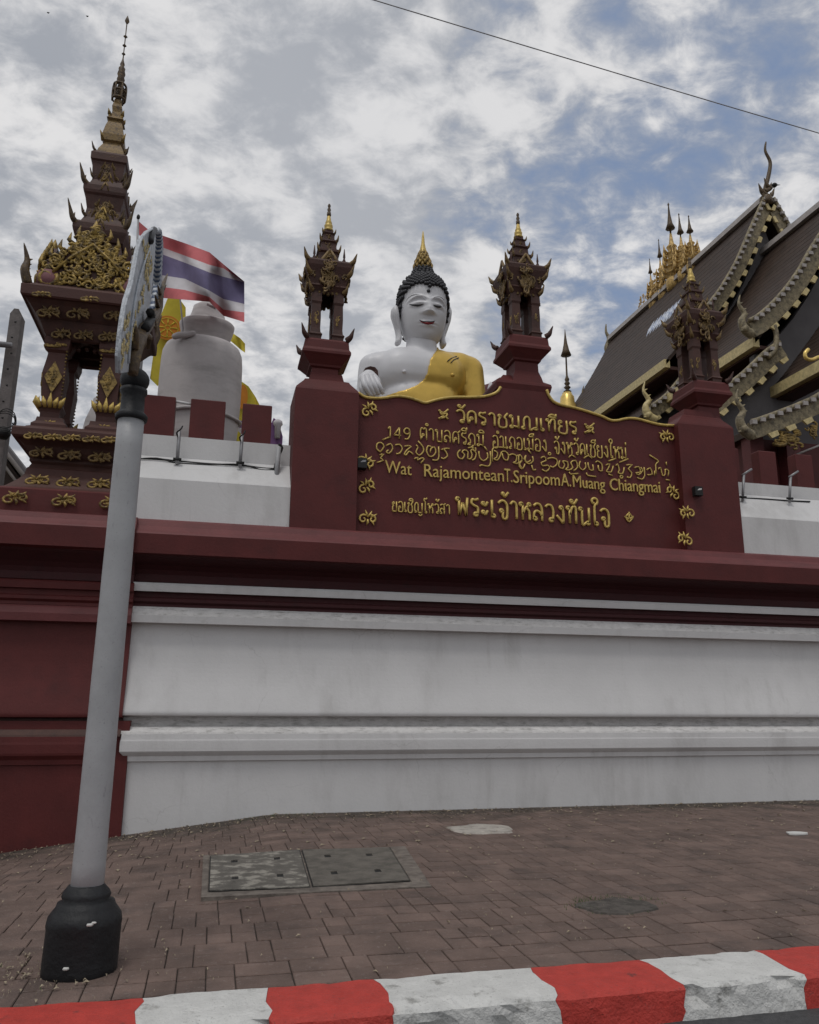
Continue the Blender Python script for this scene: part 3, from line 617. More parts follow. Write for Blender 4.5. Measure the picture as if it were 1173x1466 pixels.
# ---- Thai letters as raised strokes: x, y in letter units (height 1)
def circ(x, y, r=.09, n=7): return [(x + r*math.cos(2*PI*k/n + .5), y + r*math.sin(2*PI*k/n + .5)) for k in range(n+1)]
G = {
 'ว': (.50, [circ(.34,.12), [(.42,.08),(.46,.4),(.46,.7),(.36,.95),(.16,.98),(.02,.84)]]),
 'ด': (.56, [circ(.26,.42,.08), [(.20,.36),(.10,.0)], [(.10,.0),(.04,.45),(.08,.82),(.28,1.0),(.48,.85),(.52,.5),(.52,0)]]),
 'ร': (.46, [circ(.28,.10,.09), [(.37,.10),(.40,.35),(.36,.52),(.16,.62),(.04,.75),(.10,.95),(.24,.92),(.42,1.0)]]),
 'า': (.42, [[(.02,.82),(.16,1.0),(.32,.9),(.36,.6),(.36,0)]]),
 'ช': (.60, [circ(.12,.86,.08), [(.20,.82),(.08,.55),(.10,.0),(.50,.0),(.50,.6),(.40,.78),(.60,1.12)]]),
 'ม': (.60, [circ(.08,.90,.08), [(.16,.95),(.16,.16)], circ(.10,.09,.08), [(.16,.16),(.52,.10)], [(.52,.0),(.52,1.0)]]),
 'น': (.62, [circ(.08,.90,.08), [(.16,.95),(.16,.0),(.30,.04),(.44,.16)], circ(.50,.09,.08), [(.56,.10),(.56,1.0)]]),
 'ณ': (.98, [circ(.08,.09,.08), [(.15,.06),(.12,.7),(.28,1.0),(.46,.85),(.48,.0),(.62,.04),(.78,.16)], circ(.84,.09,.08), [(.90,.10),(.90,1.0)]]),
 'เ': (.26, [[(.06,1.0),(.06,.08)], circ(.14,.09,.08)]),
 'ท': (.60, [circ(.08,.90,.08), [(.16,.95),(.16,.0)], [(.16,.5),(.30,.92),(.42,1.0),(.52,.9),(.52,.0)]]),
 'ย': (.58, [circ(.14,.88,.08), [(.06,.88),(.04,.65),(.16,.52),(.26,.50)], [(.14,.50),(.06,.35),(.08,.0),(.52,.0),(.52,1.0)]]),
 'ต': (.60, [circ(.26,.42,.08), [(.20,.36),(.10,.0)], [(.10,.0),(.04,.5),(.08,.9),(.20,1.0),(.30,.88),(.40,1.0),(.52,.85),(.54,.0)]]),
 'บ': (.58, [circ(.08,.90,.08), [(.16,.95),(.16,.0)], [(.16,.0),(.52,.0)], [(.52,.0),(.52,1.0)]]),
 'ล': (.56, [circ(.12,.12,.08), [(.05,.1),(.06,.45),(.22,.58),(.40,.48),(.48,.3)], [(.50,.0),(.50,.65),(.40,.95),(.20,1.0),(.04,.86)]]),
 'ส': (.60, [circ(.12,.12,.08), [(.05,.1),(.06,.45),(.22,.58),(.40,.48),(.48,.3)], [(.50,.0),(.50,.65),(.40,.95),(.20,1.0),(.04,.86)], [(.42,.88),(.62,1.12)]]),
 'ศ': (.62, [circ(.28,.42,.08), [(.20,.36),(.10,.0)], [(.10,.0),(.04,.45),(.08,.82),(.28,1.0),(.48,.85),(.52,.5),(.52,0)], [(.44,.86),(.64,1.12)]]),
 'ภ': (.60, [circ(.10,.09,.08), [(.18,.06),(.17,.45),(.04,.58),(.10,.85),(.28,1.0),(.50,.85),(.54,.5),(.54,0)]]),
 'ถ': (.60, [circ(.22,.09,.08), [(.14,.06),(.14,.45),(.04,.58),(.10,.85),(.28,1.0),(.50,.85),(.54,.5),(.54,0)]]),
 'อ': (.56, [circ(.18,.45,.08), [(.10,.45),(.06,.15),(.12,.0),(.46,.0),(.52,.3),(.50,.75),(.38,.97),(.18,1.0),(.04,.86)]]),
 'ง': (.50, [circ(.30,.88,.08), [(.38,.88),(.42,.5),(.40,.0),(.28,.12),(.03,.42)]]),
 'จ': (.56, [circ(.20,.42,.08), [(.28,.40),(.28,.0),(.48,.0),(.52,.4),(.50,.8),(.34,1.0),(.16,.98),(.03,.84)]]),
 'ห': (.62, [circ(.08,.90,.08), [(.16,.95),(.16,.0)], [(.16,.35),(.34,.72),(.50,.82)], circ(.52,.90,.08), [(.34,.70),(.50,.55),(.54,.3),(.54,0)]]),
 'ข': (.56, [circ(.18,.86,.08), [(.08,.86),(.06,.7),(.18,.6),(.08,.45),(.08,.0)], [(.08,.0),(.50,.0)], [(.50,.0),(.50,1.0)]]),
 'ญ': (.98, [circ(.16,.09,.08), [(.08,.06),(.08,.7),(.24,1.0),(.44,.85),(.46,.0)], [(.46,.0),(.90,.0)], [(.90,.0),(.90,1.0)], [(.55,-.15),(.62,-.3),(.78,-.28),(.92,-.12)]]),
 'พ': (.66, [circ(.08,.90,.08), [(.15,.95),(.16,.0)], [(.16,.0),(.35,.7)], [(.35,.7),(.54,.0)], [(.54,.0),(.60,1.0)]]),
 'ะ': (.40, [circ(.10,.76,.07), [(.14,.66),(.24,.66),(.34,.86)], circ(.10,.26,.07), [(.14,.16),(.24,.16),(.34,.36)]]),
 'ใ': (.34, [circ(.24,.09,.08), [(.15,.06),(.16,1.12),(.30,1.28),(.34,1.5),(.18,1.62),(.02,1.5),(.06,1.32),(.16,1.32)]]),
 'ไ': (.34, [circ(.24,.09,.08), [(.15,.06),(.16,1.1),(.02,1.25),(.06,1.5),(.20,1.42),(.36,1.56)]]),
 '1': (.34, [[(.06,.78),(.22,1.0),(.22,.0)]]),
 '4': (.58, [[(.42,.0),(.42,1.0)], [(.42,1.0),(.04,.30)], [(.04,.30),(.54,.30)]]),
 '9': (.54, [[(.46,.70),(.40,.95),(.22,1.0),(.06,.82),(.08,.58),(.26,.48),(.42,.58),(.46,.78),(.46,.4),(.34,.06),(.10,.03)]]),
 ' ': (.34, []),
}
MK = {   # marks, x measured back from the pen position
 'ี': [[(-.50,1.16),(-.40,1.34),(-.20,1.38),(-.02,1.18)], [(-.50,1.16),(-.02,1.16)], [(-.04,1.16),(-.04,1.46)]],
 'ิ': [[(-.50,1.16),(-.38,1.36),(-.16,1.36),(-.02,1.18)], [(-.50,1.16),(-.02,1.16)]],
 'ื': [[(-.50,1.16),(-.38,1.34),(-.20,1.38),(-.02,1.18)], [(-.50,1.16),(-.02,1.16)], [(-.04,1.16),(-.04,1.46)], [(-.16,1.2),(-.16,1.46)]],
 'ั': [circ(-.36,1.32,.07), [(-.34,1.22),(-.20,1.18),(-.02,1.46)]],
 '่': [[(-.08,1.18),(-.08,1.44)]],
 '้': [circ(-.30,1.42,.06), [(-.26,1.34),(-.20,1.26),(.0,1.52)]],
 'ู': [circ(-.26,-.22,.06), [(-.20,-.18),(-.20,-.42),(-.04,-.42),(-.04,-.16)]],
}
def thai(text, A_, B_, hpx, r, name='lettering', slant=0.0):
    # A_, B_: photo pixels of the left and right end of the baseline
    pen = 0.0; S = []; i = 0
    for k, ch in enumerate(text):
        if ch == 'ำ':
            S.append([(x + pen - .16, y + 1.24) for x, y in circ(0, .06, .09)])
            w, gl = G['า']; S += [[(x + pen, y) for x, y in s_] for s_ in gl]; pen += w + .12; continue
        if ch in MK:
            lift = .32 if (ch in '่้' and k and text[k-1] in 'ีิืั') else 0
            S += [[(x + pen - .08, y + lift) for x, y in s_] for s_ in MK[ch]]; continue
        w, gl = G[ch]; S += [[(x + pen, y) for x, y in s_] for s_ in gl]; pen += w + .12
    pen -= .12; P0, P1 = PY(*A_, YP), PY(*B_, YP); h = (PY(A_[0], A_[1]-hpx, YP) - P0).z; k1 = (P1.x - P0.x) / pen
    b = MB()
    for s_ in S:
        Q = []
        for x, y in s_:
            X = P0.x + x*k1; Q.append(Vector((X, YP - .012, P0.z + (P1.z-P0.z)*(X-P0.x)/(P1.x-P0.x) + y*h)))
        cat = catmull(Q, 3) if len(Q) > 2 else Q
        b.tube(cat, r, 6, (UY, .95))
    return b.build(name, GOLD, sg)
thai('วัดราชมณเทียร', (653, 605), (826, 622), 18, .0165)
thai('149', (554, 627), (588, 630), 16, .0105)
thai('ตำบลศรีภูมิ', (601, 629.5), (693, 640), 17, .0105)
thai('อำเภอเมือง', (705, 641), (783, 647), 17, .0105)
thai('จังหวัดเชียงใหม่', (793, 649), (897, 658), 17, .0105)
thai('ขอเชิญไหว้สา', (561, 732), (644, 737), 14, .0100)
thai('พระเจ้าหลวงทันใจ', (653, 737), (873, 754), 25, .0195)
# the line in northern (Lanna) script, drawn stroke by stroke
ZX = lambda L, ox, oy, k: [[(ox + x/k, oy + y/k) for x, y in s_] for s_ in L]
L1 = [[(75,240),(48,215),(52,180),(80,172),(102,200),(75,240)], [(90,152),(140,132)], [(70,262),(100,255),(75,285),(98,300),(50,318)],
      [(118,195),(150,180),(165,215),(140,250),(118,240),(135,225)], [(182,190),(215,185),(235,215),(215,250),(190,252)],
      [(250,200),(275,195),(300,200),(270,225),(250,255),(265,262),(285,235),(315,258)], [(335,190),(350,205),(335,240),(360,265),(390,235),(385,200),(350,160)],
      [(322,290),(350,280),(345,300),(375,285),(395,290),(370,322)], [(450,205),(425,195),(412,230),(430,270),(460,270),(480,240),(470,205),(445,215),(440,245)],
      [(500,200),(503,270),(490,300),(455,298)], [(520,225),(545,215),(580,215)], [(535,215),(555,240),(565,270),(535,290),(520,280)],
      [(660,225),(640,245),(645,280),(675,290),(690,260),(672,240),(690,225),(715,240),(712,285),(735,290),(745,260),(735,230),(750,225),(775,250),(765,290),(745,300)],
      [(715,210),(740,205),(755,190)], [(710,185),(735,185)], [(795,235),(800,280),(830,305),(860,280),(855,245)], [(835,200),(855,230)], [(878,235),(880,320),(860,345),(815,335),(800,345)],
      [(895,310),(893,225),(920,205),(1000,210)], [(905,230),(930,245),(925,280),(905,290),(930,300),(950,270),(960,240)], [(965,250),(975,290),(1005,300),(1010,260),(985,235),(960,240)],
      [(1015,265),(1040,255),(1070,270),(1065,310),(1045,315),(1075,325),(1110,300),(1105,270),(1085,265),(1090,345),(1110,365)], [(1140,265),(1125,290),(1150,315),(1173,300)]]
L2 = [[(0,165),(30,165),(40,200),(20,225),(45,260),(60,225)], [(65,170),(62,205),(90,225),(120,205),(115,170)], [(85,125),(105,150)], [(110,235),(120,270),(140,265)],
      [(175,185),(200,170),(215,200),(180,215),(190,240),(225,235),(240,255),(215,280),(185,265)], [(225,190),(250,180),(290,190),(295,225),(265,250),(245,240)], circ(240, 152, 9),
      [(315,200),(305,240),(335,260),(350,230),(335,205),(370,210),(375,250),(355,265),(385,270),(410,250),(395,215),(430,200),(445,250),(415,275)], [(380,180),(400,160),(430,180)], [(385,285),(395,300),(450,295)],
      [(465,205),(455,240),(480,270),(505,250),(500,215)], [(520,215),(530,265),(560,270),(555,230)], [(490,185),(520,165),(550,185)], [(510,290),(520,310),(580,318)],
      [(575,215),(590,205),(620,225),(625,275),(600,270),(595,235)], [(650,235),(680,225),(665,265),(655,280),(690,285),(705,240)], [(670,205),(725,185)], [(670,300),(700,310)],
      [(725,240),(735,225),(750,270),(740,290),(775,295),(785,250)], [(750,215),(815,188)], circ(765, 320, 10), [(800,235),(845,230),(815,260),(840,290),(830,325),(805,320)],
      [(860,255),(890,245),(905,285),(870,290),(890,305),(920,275),(905,250)], [(930,250),(935,310),(915,338),(880,325)], [(950,270),(975,255),(990,300),(955,305)], [(1010,275),(1005,310)],
      [(970,160),(1025,195),(1035,210),(1015,230),(1020,300)], [(1035,265),(1050,250),(1065,310),(1085,300),(1085,265),(1110,275),(1105,315)], [(1092,210),(1095,235)], [(1090,340),(1120,345)]]
strokes('lanna_lettering', ZX(L1, 530, 600, 5.1), .0105, k=2)
strokes('lanna_lettering', ZX(L2, 740, 620, 5.1), .0105, k=2)
# the romanised line
def latin(text, A_, B_, hpx, name='lettering', bold=.0):
    cu = bpy.data.curves.new('txt', 'FONT'); cu.body = text; cu.size = 1; cu.extrude = .03; cu.offset = bold; cu.resolution_u = 3
    to = bpy.data.objects.new('txt', cu); COL.objects.link(to); bpy.context.view_layer.update()
    dg = bpy.context.evaluated_depsgraph_get(); me = bpy.data.meshes.new_from_object(to.evaluated_get(dg)); bpy.data.objects.remove(to)
    xs_ = [v.co.x for v in me.vertices]; x0, x1 = min(xs_), max(xs_)
    P0, P1 = PY(*A_, YP), PY(*B_, YP); h = (PY(A_[0], A_[1]-hpx, YP) - P0).z / .655
    for v in me.vertices:
        t = (v.co.x - x0) / (x1 - x0)
        v.co = Vector((P0.x + (P1.x-P0.x)*t, YP - .012 + v.co.z * -.4, P0.z + (P1.z-P0.z)*t + v.co.y*h))
    me.materials.clear(); me.materials.append(GOLD); me.name = name
    o = bpy.data.objects.new(name, me); COL.objects.link(o); attach(o, sg); return o
latin('Wat', (551, 677), (589, 681), 17)
latin('Rajamontean', (607, 682.5), (721, 690), 17)
latin('T.', (722, 690), (733, 691), 18)
latin('Sripoom', (735, 691.5), (801, 696), 17)
latin('A.', (803, 696), (817, 697), 17)
latin('Muang', (820, 697.5), (866, 702), 16)
latin('Chiangmai', (873, 702), (945, 706), 16)
# recessed spotlights on the sign
for px, py, lb in ((518, 664, 'black spotlight fixed at the left end of the sign lettering'), (992, 706, 'black spotlight fixed at the inner side of the right sign pillar')):
    p = PY(px, py, YP - .05); t = thing('spotlight', lb, 'spotlight', p, 'small black spotlights on the sign')
    b = MB(); b.box(p.x-.06, p.x+.06, p.y-.07 if px < 600 else p.y-.16, p.y+.05, p.z-.07, p.z+.06); b.build('housing', DARK, t)
    yf = p.y - (.072 if px < 600 else .162)
    b = MB(); b.add([(p.x-.03, yf, p.z), (p.x+.04, yf, p.z+.01), (p.x+.045, yf, p.z+.035), (p.x, yf, p.z+.03)], [(0, 1, 2, 3)]); b.build('lens', PAPER if px > 600 else METAL, t, fixn=False)

# ================================================================== LANTERN TURRETS
def lantern(cx_, cy_, z0, hscale, label, seed):
    t = thing('lantern_turret', label, 'turret', (cx_, cy_, z0), 'carved lantern turrets above the name sign'); s = hscale
    def Z(v): return z0 + v*s
    b = MB(); b.stack(cx_, cy_, [(.26, Z(0)), (.235, Z(.10)), (.20, Z(.20)), (.195, Z(.33)), (.23, Z(.345)), (.24, Z(.37)), (.33, Z(.46)), (.36, Z(.485)), (.36, Z(.52)), (.335, Z(.56)), (.325, Z(.66)), (.30, Z(.69))]); b.build('pedestal', RED, t)
    for sx in (-1, 1):
        for sy in (-1, 1):
            b = MB(); px_, py_ = cx_ + sx*.168, cy_ + sy*.168
            b.stack(px_, py_, [(.085, Z(.68)), (.085, Z(.75)), (.10, Z(.77)), (.075, Z(.80)), (.068, Z(.86)), (.072, Z(1.00)), (.066, Z(1.20)), (.08, Z(1.23)), (.075, Z(1.32)), (.085, Z(1.38))]); b.build('post', REDD, t)
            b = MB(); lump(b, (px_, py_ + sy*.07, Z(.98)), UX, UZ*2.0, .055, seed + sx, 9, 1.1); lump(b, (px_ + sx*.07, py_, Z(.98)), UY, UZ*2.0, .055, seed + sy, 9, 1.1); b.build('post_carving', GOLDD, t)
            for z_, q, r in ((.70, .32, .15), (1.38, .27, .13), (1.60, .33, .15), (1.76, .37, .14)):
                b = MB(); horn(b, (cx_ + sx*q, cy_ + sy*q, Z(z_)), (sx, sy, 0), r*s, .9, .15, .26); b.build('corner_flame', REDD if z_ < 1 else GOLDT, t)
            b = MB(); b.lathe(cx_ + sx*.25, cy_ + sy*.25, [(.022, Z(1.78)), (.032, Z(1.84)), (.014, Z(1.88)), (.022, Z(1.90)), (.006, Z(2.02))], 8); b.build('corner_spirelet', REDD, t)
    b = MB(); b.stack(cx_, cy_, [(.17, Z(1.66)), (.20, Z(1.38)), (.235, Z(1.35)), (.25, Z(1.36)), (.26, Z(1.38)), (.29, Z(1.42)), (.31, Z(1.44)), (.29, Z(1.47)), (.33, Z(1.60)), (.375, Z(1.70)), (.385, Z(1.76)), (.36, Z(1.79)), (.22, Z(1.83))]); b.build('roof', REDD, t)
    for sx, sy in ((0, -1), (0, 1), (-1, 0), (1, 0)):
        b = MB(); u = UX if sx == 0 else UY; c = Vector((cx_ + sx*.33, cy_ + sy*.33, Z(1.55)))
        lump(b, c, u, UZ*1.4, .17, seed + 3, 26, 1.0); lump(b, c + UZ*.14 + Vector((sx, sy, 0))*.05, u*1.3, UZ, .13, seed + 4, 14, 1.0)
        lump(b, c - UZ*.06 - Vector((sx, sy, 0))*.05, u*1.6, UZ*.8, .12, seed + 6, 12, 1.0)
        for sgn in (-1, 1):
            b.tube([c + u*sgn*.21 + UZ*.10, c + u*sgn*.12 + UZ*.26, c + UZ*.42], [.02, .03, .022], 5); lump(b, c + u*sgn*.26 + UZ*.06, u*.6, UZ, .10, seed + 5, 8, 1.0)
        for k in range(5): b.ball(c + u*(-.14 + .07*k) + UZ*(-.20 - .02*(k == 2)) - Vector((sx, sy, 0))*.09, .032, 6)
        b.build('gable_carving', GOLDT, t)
    b = MB(); b.stack(cx_, cy_, [(.19, Z(1.81)), (.165, Z(1.86)), (.16, Z(1.98)), (.19, Z(2.00)), (.19, Z(2.03)), (.135, Z(2.06)), (.125, Z(2.15)), (.15, Z(2.17)), (.145, Z(2.19)), (.10, Z(2.21)), (.09, Z(2.29)), (.11, Z(2.31)), (.07, Z(2.33)), (.065, Z(2.38))]); b.build('upper_tier', REDD, t)
    b = MB()
    for sx in (-1, 1):
        for sy in (-1, 1):
            for z_, q, r in ((2.00, .165, .08), (2.17, .13, .07), (2.30, .095, .05)): horn(b, (cx_ + sx*q, cy_ + sy*q, Z(z_)), (sx, sy, 0), r*s, 1.2, .05, .3)
    for q in (Vector((0, -1, 0)), Vector((-1, 0, 0)), Vector((1, 0, 0)), Vector((0, 1, 0))):
        u = UX if q.x == 0 else UY; c = Vector((cx_, cy_, 0))
        lump(b, c + q*.17 + UZ*Z(1.93), u, UZ, .10, seed + 7, 12, 1.1); lump(b, c + q*.13 + UZ*Z(2.10), u, UZ, .07, seed + 9, 9, 1.1); lump(b, c + q*.10 + UZ*Z(2.25), u, UZ, .05, seed + 9, 7, 1.1)
    b.build('tier_carving', GOLDT, t)
    b = MB(); b.lathe(cx_, cy_, [(.07, Z(2.37)), (.075, Z(2.39)), (.05, Z(2.41)), (.06, Z(2.43)), (.062, Z(2.46)), (.042, Z(2.48)), (.05, Z(2.50)), (.036, Z(2.53)), (.028, Z(2.58)), (.024, Z(2.60))], 10); b.build('finial', GOLD, t)
    b = MB(); b.lathe(cx_, cy_, [(.024, Z(2.60)), (.032, Z(2.62)), (.028, Z(2.66)), (.018, Z(2.67)), (.028, Z(2.70)), (.02, Z(2.72)), (.016, Z(2.74)), (.024, Z(2.76)), (.012, Z(2.79))], 10); b.build('finial_tip', BROWN, t)
    for ch_ in t.children:
        if ch_.name.startswith('finial'): continue
        for v in ch_.data.vertices: f_ = .90 if v.co.z < Z(1.34) else .83; v.co.x = cx_ + (v.co.x - cx_)*f_; v.co.y = cy_ + (v.co.y - cy_)*f_
    return t
YL = 9.985
lx = PY(463, 540, YL); mx = PY(748, 545, YL); rx = PY(1006, 598, YL)
z0l, z0m, z0r = zl + .03, zt + .02, zr + .03
k1 = (PY(478, 293, YL).z - z0l) / 2.79
lantern(lx.x, YL, z0l, k1, 'lantern turret on the left sign pillar, with an open window showing sky', 10)
k2 = (PY(741, 305, YL).z - z0m) / 2.79
lantern(mx.x, YL, z0m, k2, 'lantern turret on the central pedestal, between the big statue and the small golden spire', 30)
lantern(rx.x, YL, z0r, k1, 'lantern turret on the right sign pillar, overlapping the dark temple roof', 50)

# ================================================================== SPIRED SHRINE ON THE PIER
sh = thing('spired_shrine', 'tall tiered shrine with gilded carving and needle spire on the red corner pier', 'shrine', (-1.83, 10.3, 3.3))
CXs, CYs = -1.83, 10.35
REDB = mat('brownish_red_paint', (.070, .024, .018), .6, var=.2, vscale=5, bump=.2, dirt=.4, dirtcol=(.03, .014, .012), dscale=5, dthr=(.45, .7))
GOLDG = mat('mottled_gilding', (.34, .23, .055), .5, .2, var=.4, vscale=16, bump=.2, dirt=.9, dirtcol=(.04, .025, .012), dscale=14, dthr=(.44, .62))  # gilding mottled dark brown, for pediment and tier carvings
def sz(py, hw=0.0):
    yv = CYs - hw; ax = 106 + (700 - py)*.0944; return PY(ax, py, yv).z
def shw(w, py=560):
    hw = w*.0085
    for _ in range(4):
        ax = 106 + (700 - py)*.0944; z = PY(ax, py, CYs - hw).z
        d = (proj((CXs + hw, CYs - hw, z))[0] - proj((CXs - hw, CYs - hw, z))[0]) / 2
        hw *= w / max(d, .01)
    return hw
def lev(L): return [(shw(w, py), sz(py, shw(w, py))) for w, py in L]
def tier(name, L, m, par=sh): b = MB(); b.stack(CXs, CYs, lev(L)); return b.build(name, m, par)
tier('base_slab', [(98, 740), (98, 726), (97, 704), (93, 702)], RED)
tier('base_course', [(92, 703), (84, 700), (70, 690), (64, 683), (62, 674), (58, 672)], REDB)
tier('base_course', [(60, 673), (57, 668), (60, 664), (60, 661), (57, 659), (60, 656), (64, 650), (68, 642), (77, 632), (82, 630)], REDD)
tier('base_slab', [(83, 631), (85, 628), (85, 618), (82, 616)], REDB)
tier('base_course', [(72, 617.5), (68, 615), (60, 613.5)], REDB)
for sx in (-1, 1):
    for sy in (-1, 1): b = MB(); b.stack(CXs + sx*shw(37), CYs + sy*shw(37), [(.20, sz(616, shw(60))), (.20, sz(611, shw(60))), (.16, sz(606, shw(60))), (.15, sz(600, shw(60)))]); b.build('column_base', REDB, sh)
def strip(px_list, y, s, m=GOLDD, seed=0, name='gold_scroll', par=sh, asp=.7):
    for i, (px, py) in enumerate(px_list):
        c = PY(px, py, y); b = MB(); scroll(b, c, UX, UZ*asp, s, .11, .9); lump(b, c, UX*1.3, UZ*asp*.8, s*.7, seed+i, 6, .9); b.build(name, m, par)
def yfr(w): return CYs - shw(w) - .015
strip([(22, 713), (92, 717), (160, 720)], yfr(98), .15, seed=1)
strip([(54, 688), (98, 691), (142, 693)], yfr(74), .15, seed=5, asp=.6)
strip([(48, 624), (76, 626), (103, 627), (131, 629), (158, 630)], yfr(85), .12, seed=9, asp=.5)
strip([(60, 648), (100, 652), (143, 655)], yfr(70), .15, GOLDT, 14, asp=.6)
strip([(70, 606), (148, 612)], yfr(55), .10, seed=19, asp=.5)
# four angled columns
zc0, zc1 = sz(606, shw(50)), sz(492, shw(50))
for sx in (-1, 1):
    for sy in (-1, 1):
        cxp, cyp = CXs + sx*shw(39), CYs + sy*shw(39); H = zc1 - zc0
        b = MB(); b.stack(cxp, cyp, [(.11, zc0), (.11, zc0+.10*H), (.135, zc0+.17*H), (.125, zc0+.2*H), (.11, zc0+.23*H), (.12, zc0+.4*H), (.135, zc0+.58*H), (.11, zc0+.75*H), (.10, zc0+.84*H), (.13, zc0+.87*H), (.15, zc0+.95*H), (.15, zc1+.02)])
        col = b.build('column', REDB, sh)
        for (u, nrm) in ((UX, Vector((0, sy, 0))), (UY, Vector((sx, 0, 0)))):
            base = Vector((cxp, cyp, 0)) + nrm*.135
            b = MB(); c = base + UZ*(zc0+.52*H); q = [c - u*.105, c - UZ*.21, c + u*.105, c + UZ*.21]
            b.slab(q, nrm*.012); lump(b, c + nrm*.015, u, UZ*1.7, .085, 3, 10, .8); b.build('diamond_ornament', GOLDD, col).parent = col
            b = MB()
            for k in range(15): b.ball(base + u*(-sx if u is UX else -sy)*.118 + UZ*(zc0 + H*(.24 + .044*k)) - nrm*.01, .014, 5)
            b.build('bead_string', GOLDD, col)
            c = base + UZ*(zc0+.175*H)
            for k in range(-2, 3): b = MB(); b.tube([c + u*k*.055 - UZ*.03, c + u*k*.068 + nrm*.04 + UZ*.03, c + u*k*.085 + nrm*.03 + UZ*(.10 + .05*(k == 0))], [.02, .032, .004], 5); b.build('lotus_petal', GOLD, col)
            b = MB(); lump(b, base + UZ*(zc0+.91*H) + nrm*.01, u*1.6, UZ*.5, .10, 8, 9, .9); b.build('capital_scroll', GOLDD, col)
for o in list(sh.children):
    if o.name.startswith('column'):
        for c_ in o.children: c_.matrix_parent_inverse = Matrix()
# inner arch and beam
zB = sz(488, shw(40))
for sy in (-1, 1):
    zA = PY(125, 499, CYs - shw(33)).z if sy < 0 else PY(125, 509, CYs + shw(33)).z + .20
    pts = [(-shw(38), zB), (-shw(38), zA-.10)] + [(-shw(22) + shw(44)*k/8, zA - .10 + .16*math.sin(PI*k/8)) for k in range(9)] + [(shw(38), zA-.10), (shw(38), zB)]
    b = MB(); b.prism([(CXs + x, z) for x, z in pts], CYs + sy*shw(33) - .04, CYs + sy*shw(33) + .04); b.build('arch', REDD, sh)
b = MB()
for k in range(5): b.ball((CXs - .20 + .10*k, CYs - shw(36), PY(125, 503, CYs - .3).z + .03 - .02*abs(k-2)), .035, 7)
b.build('hanging_fringe', REDD, sh)
tier('soffit', [(40, 440), (44, 492.5), (52, 492), (55, 489), (60, 478), (66, 462)], REDD)
tier('soffit', [(67, 462), (70, 458), (80, 442), (88, 432)], REDD)
tier('fascia', [(90, 433), (92, 430), (92, 417), (88, 415)], REDB)
tier('roof_deck', [(86, 416), (60, 411), (40, 409)], REDD)
strip([(60, 421), (129, 428)], yfr(92), .13, GOLDD, 40, asp=.4)
strip([(70, 447), (112, 449), (165, 451)], yfr(79), .15, GOLDT, 44, asp=.75)
strip([(88, 478), (120, 480), (155, 482)], yfr(62), .13, GOLDT, 48, asp=.75)
# corner horns of the deck and pink dome on it
for sx in (-1, 1):
    for sy in (-1, 1):
        b = MB(); p = Vector((CXs + sx*shw(90), CYs + sy*shw(90), sz(415, shw(92))))
        P = catmull([p - Vector((sx, sy, 0))*.02, p + Vector((sx*.02, sy*.02, .16)), p + Vector((sx*.01, sy*.01, .30)), p + Vector((sx*.06, sy*.06, .50))], 4)
        b.tube(P, [.055*(1-(i/(len(P)-1))**2)+.004 for i in range(len(P))], 6)
        for k in range(4): b.tube([P[2+k*2], P[2+k*2] + Vector((-sx*.05, -sy*.05, .05))], [.028, .003], 5)
        b.build('corner_flame', BROWN, sh)
hw_ = shw(70); zd = sz(414, shw(80))
for sx, sy in ((-1, -1), (1, -1), (-1, 1), (1, 1)): b = MB(); b.lathe(CXs + sx*hw_*.88, CYs + sy*hw_*.88, [(.16, zd-.03), (.17, zd+.10), (.15, zd+.2), (.09, zd+.25), (.01, zd+.26)], 14); b.build('corner_dome', PINK, sh)
# gilded pediments on the four sides
def pediment(u, nrm, yoff):
    b = MB(); c0 = Vector((CXs, CYs, 0)) + nrm*yoff; zb, zt_ = sz(418, yoff), sz(330, yoff); H = zt_ - zb
    b.slab([c0 - u*.58 + UZ*(zb), c0 + u*.58 + UZ*(zb), c0 + u*.52 + UZ*(zb+.35*H), c0 + u*.30 + UZ*(zb+.62*H), c0 + u*.06 + UZ*(zb+.97*H), c0 - u*.06 + UZ*(zb+.97*H), c0 - u*.30 + UZ*(zb+.62*H), c0 - u*.52 + UZ*(zb+.35*H)], nrm*-.06)
    o = b.build('pediment', REDD, sh)
    b = MB(); r = random.Random(5)
    for k in range(300):
        v = r.random(); wmax = .56 if v < .3 else .56*(1 - (v-.3)/.75); uu = r.uniform(-wmax, wmax)
        c = c0 + u*uu + UZ*(zb + .04 + v*H*.94) + nrm*.02; q = r.uniform(.035, .075); sgn = 1 if uu > 0 else -1
        b.tube(spiral(c, u*sgn, UZ, q, q*.25, r.uniform(0, 6), r.uniform(6, 9), 8), [q*.30]*6 + [q*.15]*2, 5)
    for sgn in (-1, 1):
        b.tube(spiral(c0 + u*sgn*.50 + UZ*(zb+.12) + nrm*.03, u*sgn, UZ, .13, .03, PI*.9, PI*3.2, 16), .026, 6)
        b.tube([c0 + u*sgn*.44 + UZ*(zb+.22*H) + nrm*.03, c0 + u*sgn*.24 + UZ*(zb+.5*H) + nrm*.03, c0 + UZ*(zb+.74*H) + nrm*.03], .02, 6)
        for k in range(5):
            p = c0 + u*sgn*(.55 - .10*k) + UZ*(zb + H*(.34 + .13*k)); b.tube([p, p + u*sgn*.05 + UZ*.05, p + u*sgn*.03 + UZ*.16], [.035, .03, .004], 5)
    b.tube([c0 + UZ*(zb+.9*H), c0 + UZ*(zt_+.05), c0 + UZ*(zt_+.14)], [.06, .04, .004], 6)
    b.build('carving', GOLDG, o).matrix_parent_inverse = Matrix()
for u, n_ in ((UX, Vector((0, -1, 0))), (UX, Vector((0, 1, 0))), (UY, Vector((1, 0, 0))), (UY, Vector((-1, 0, 0)))): pediment(u, n_, .60)
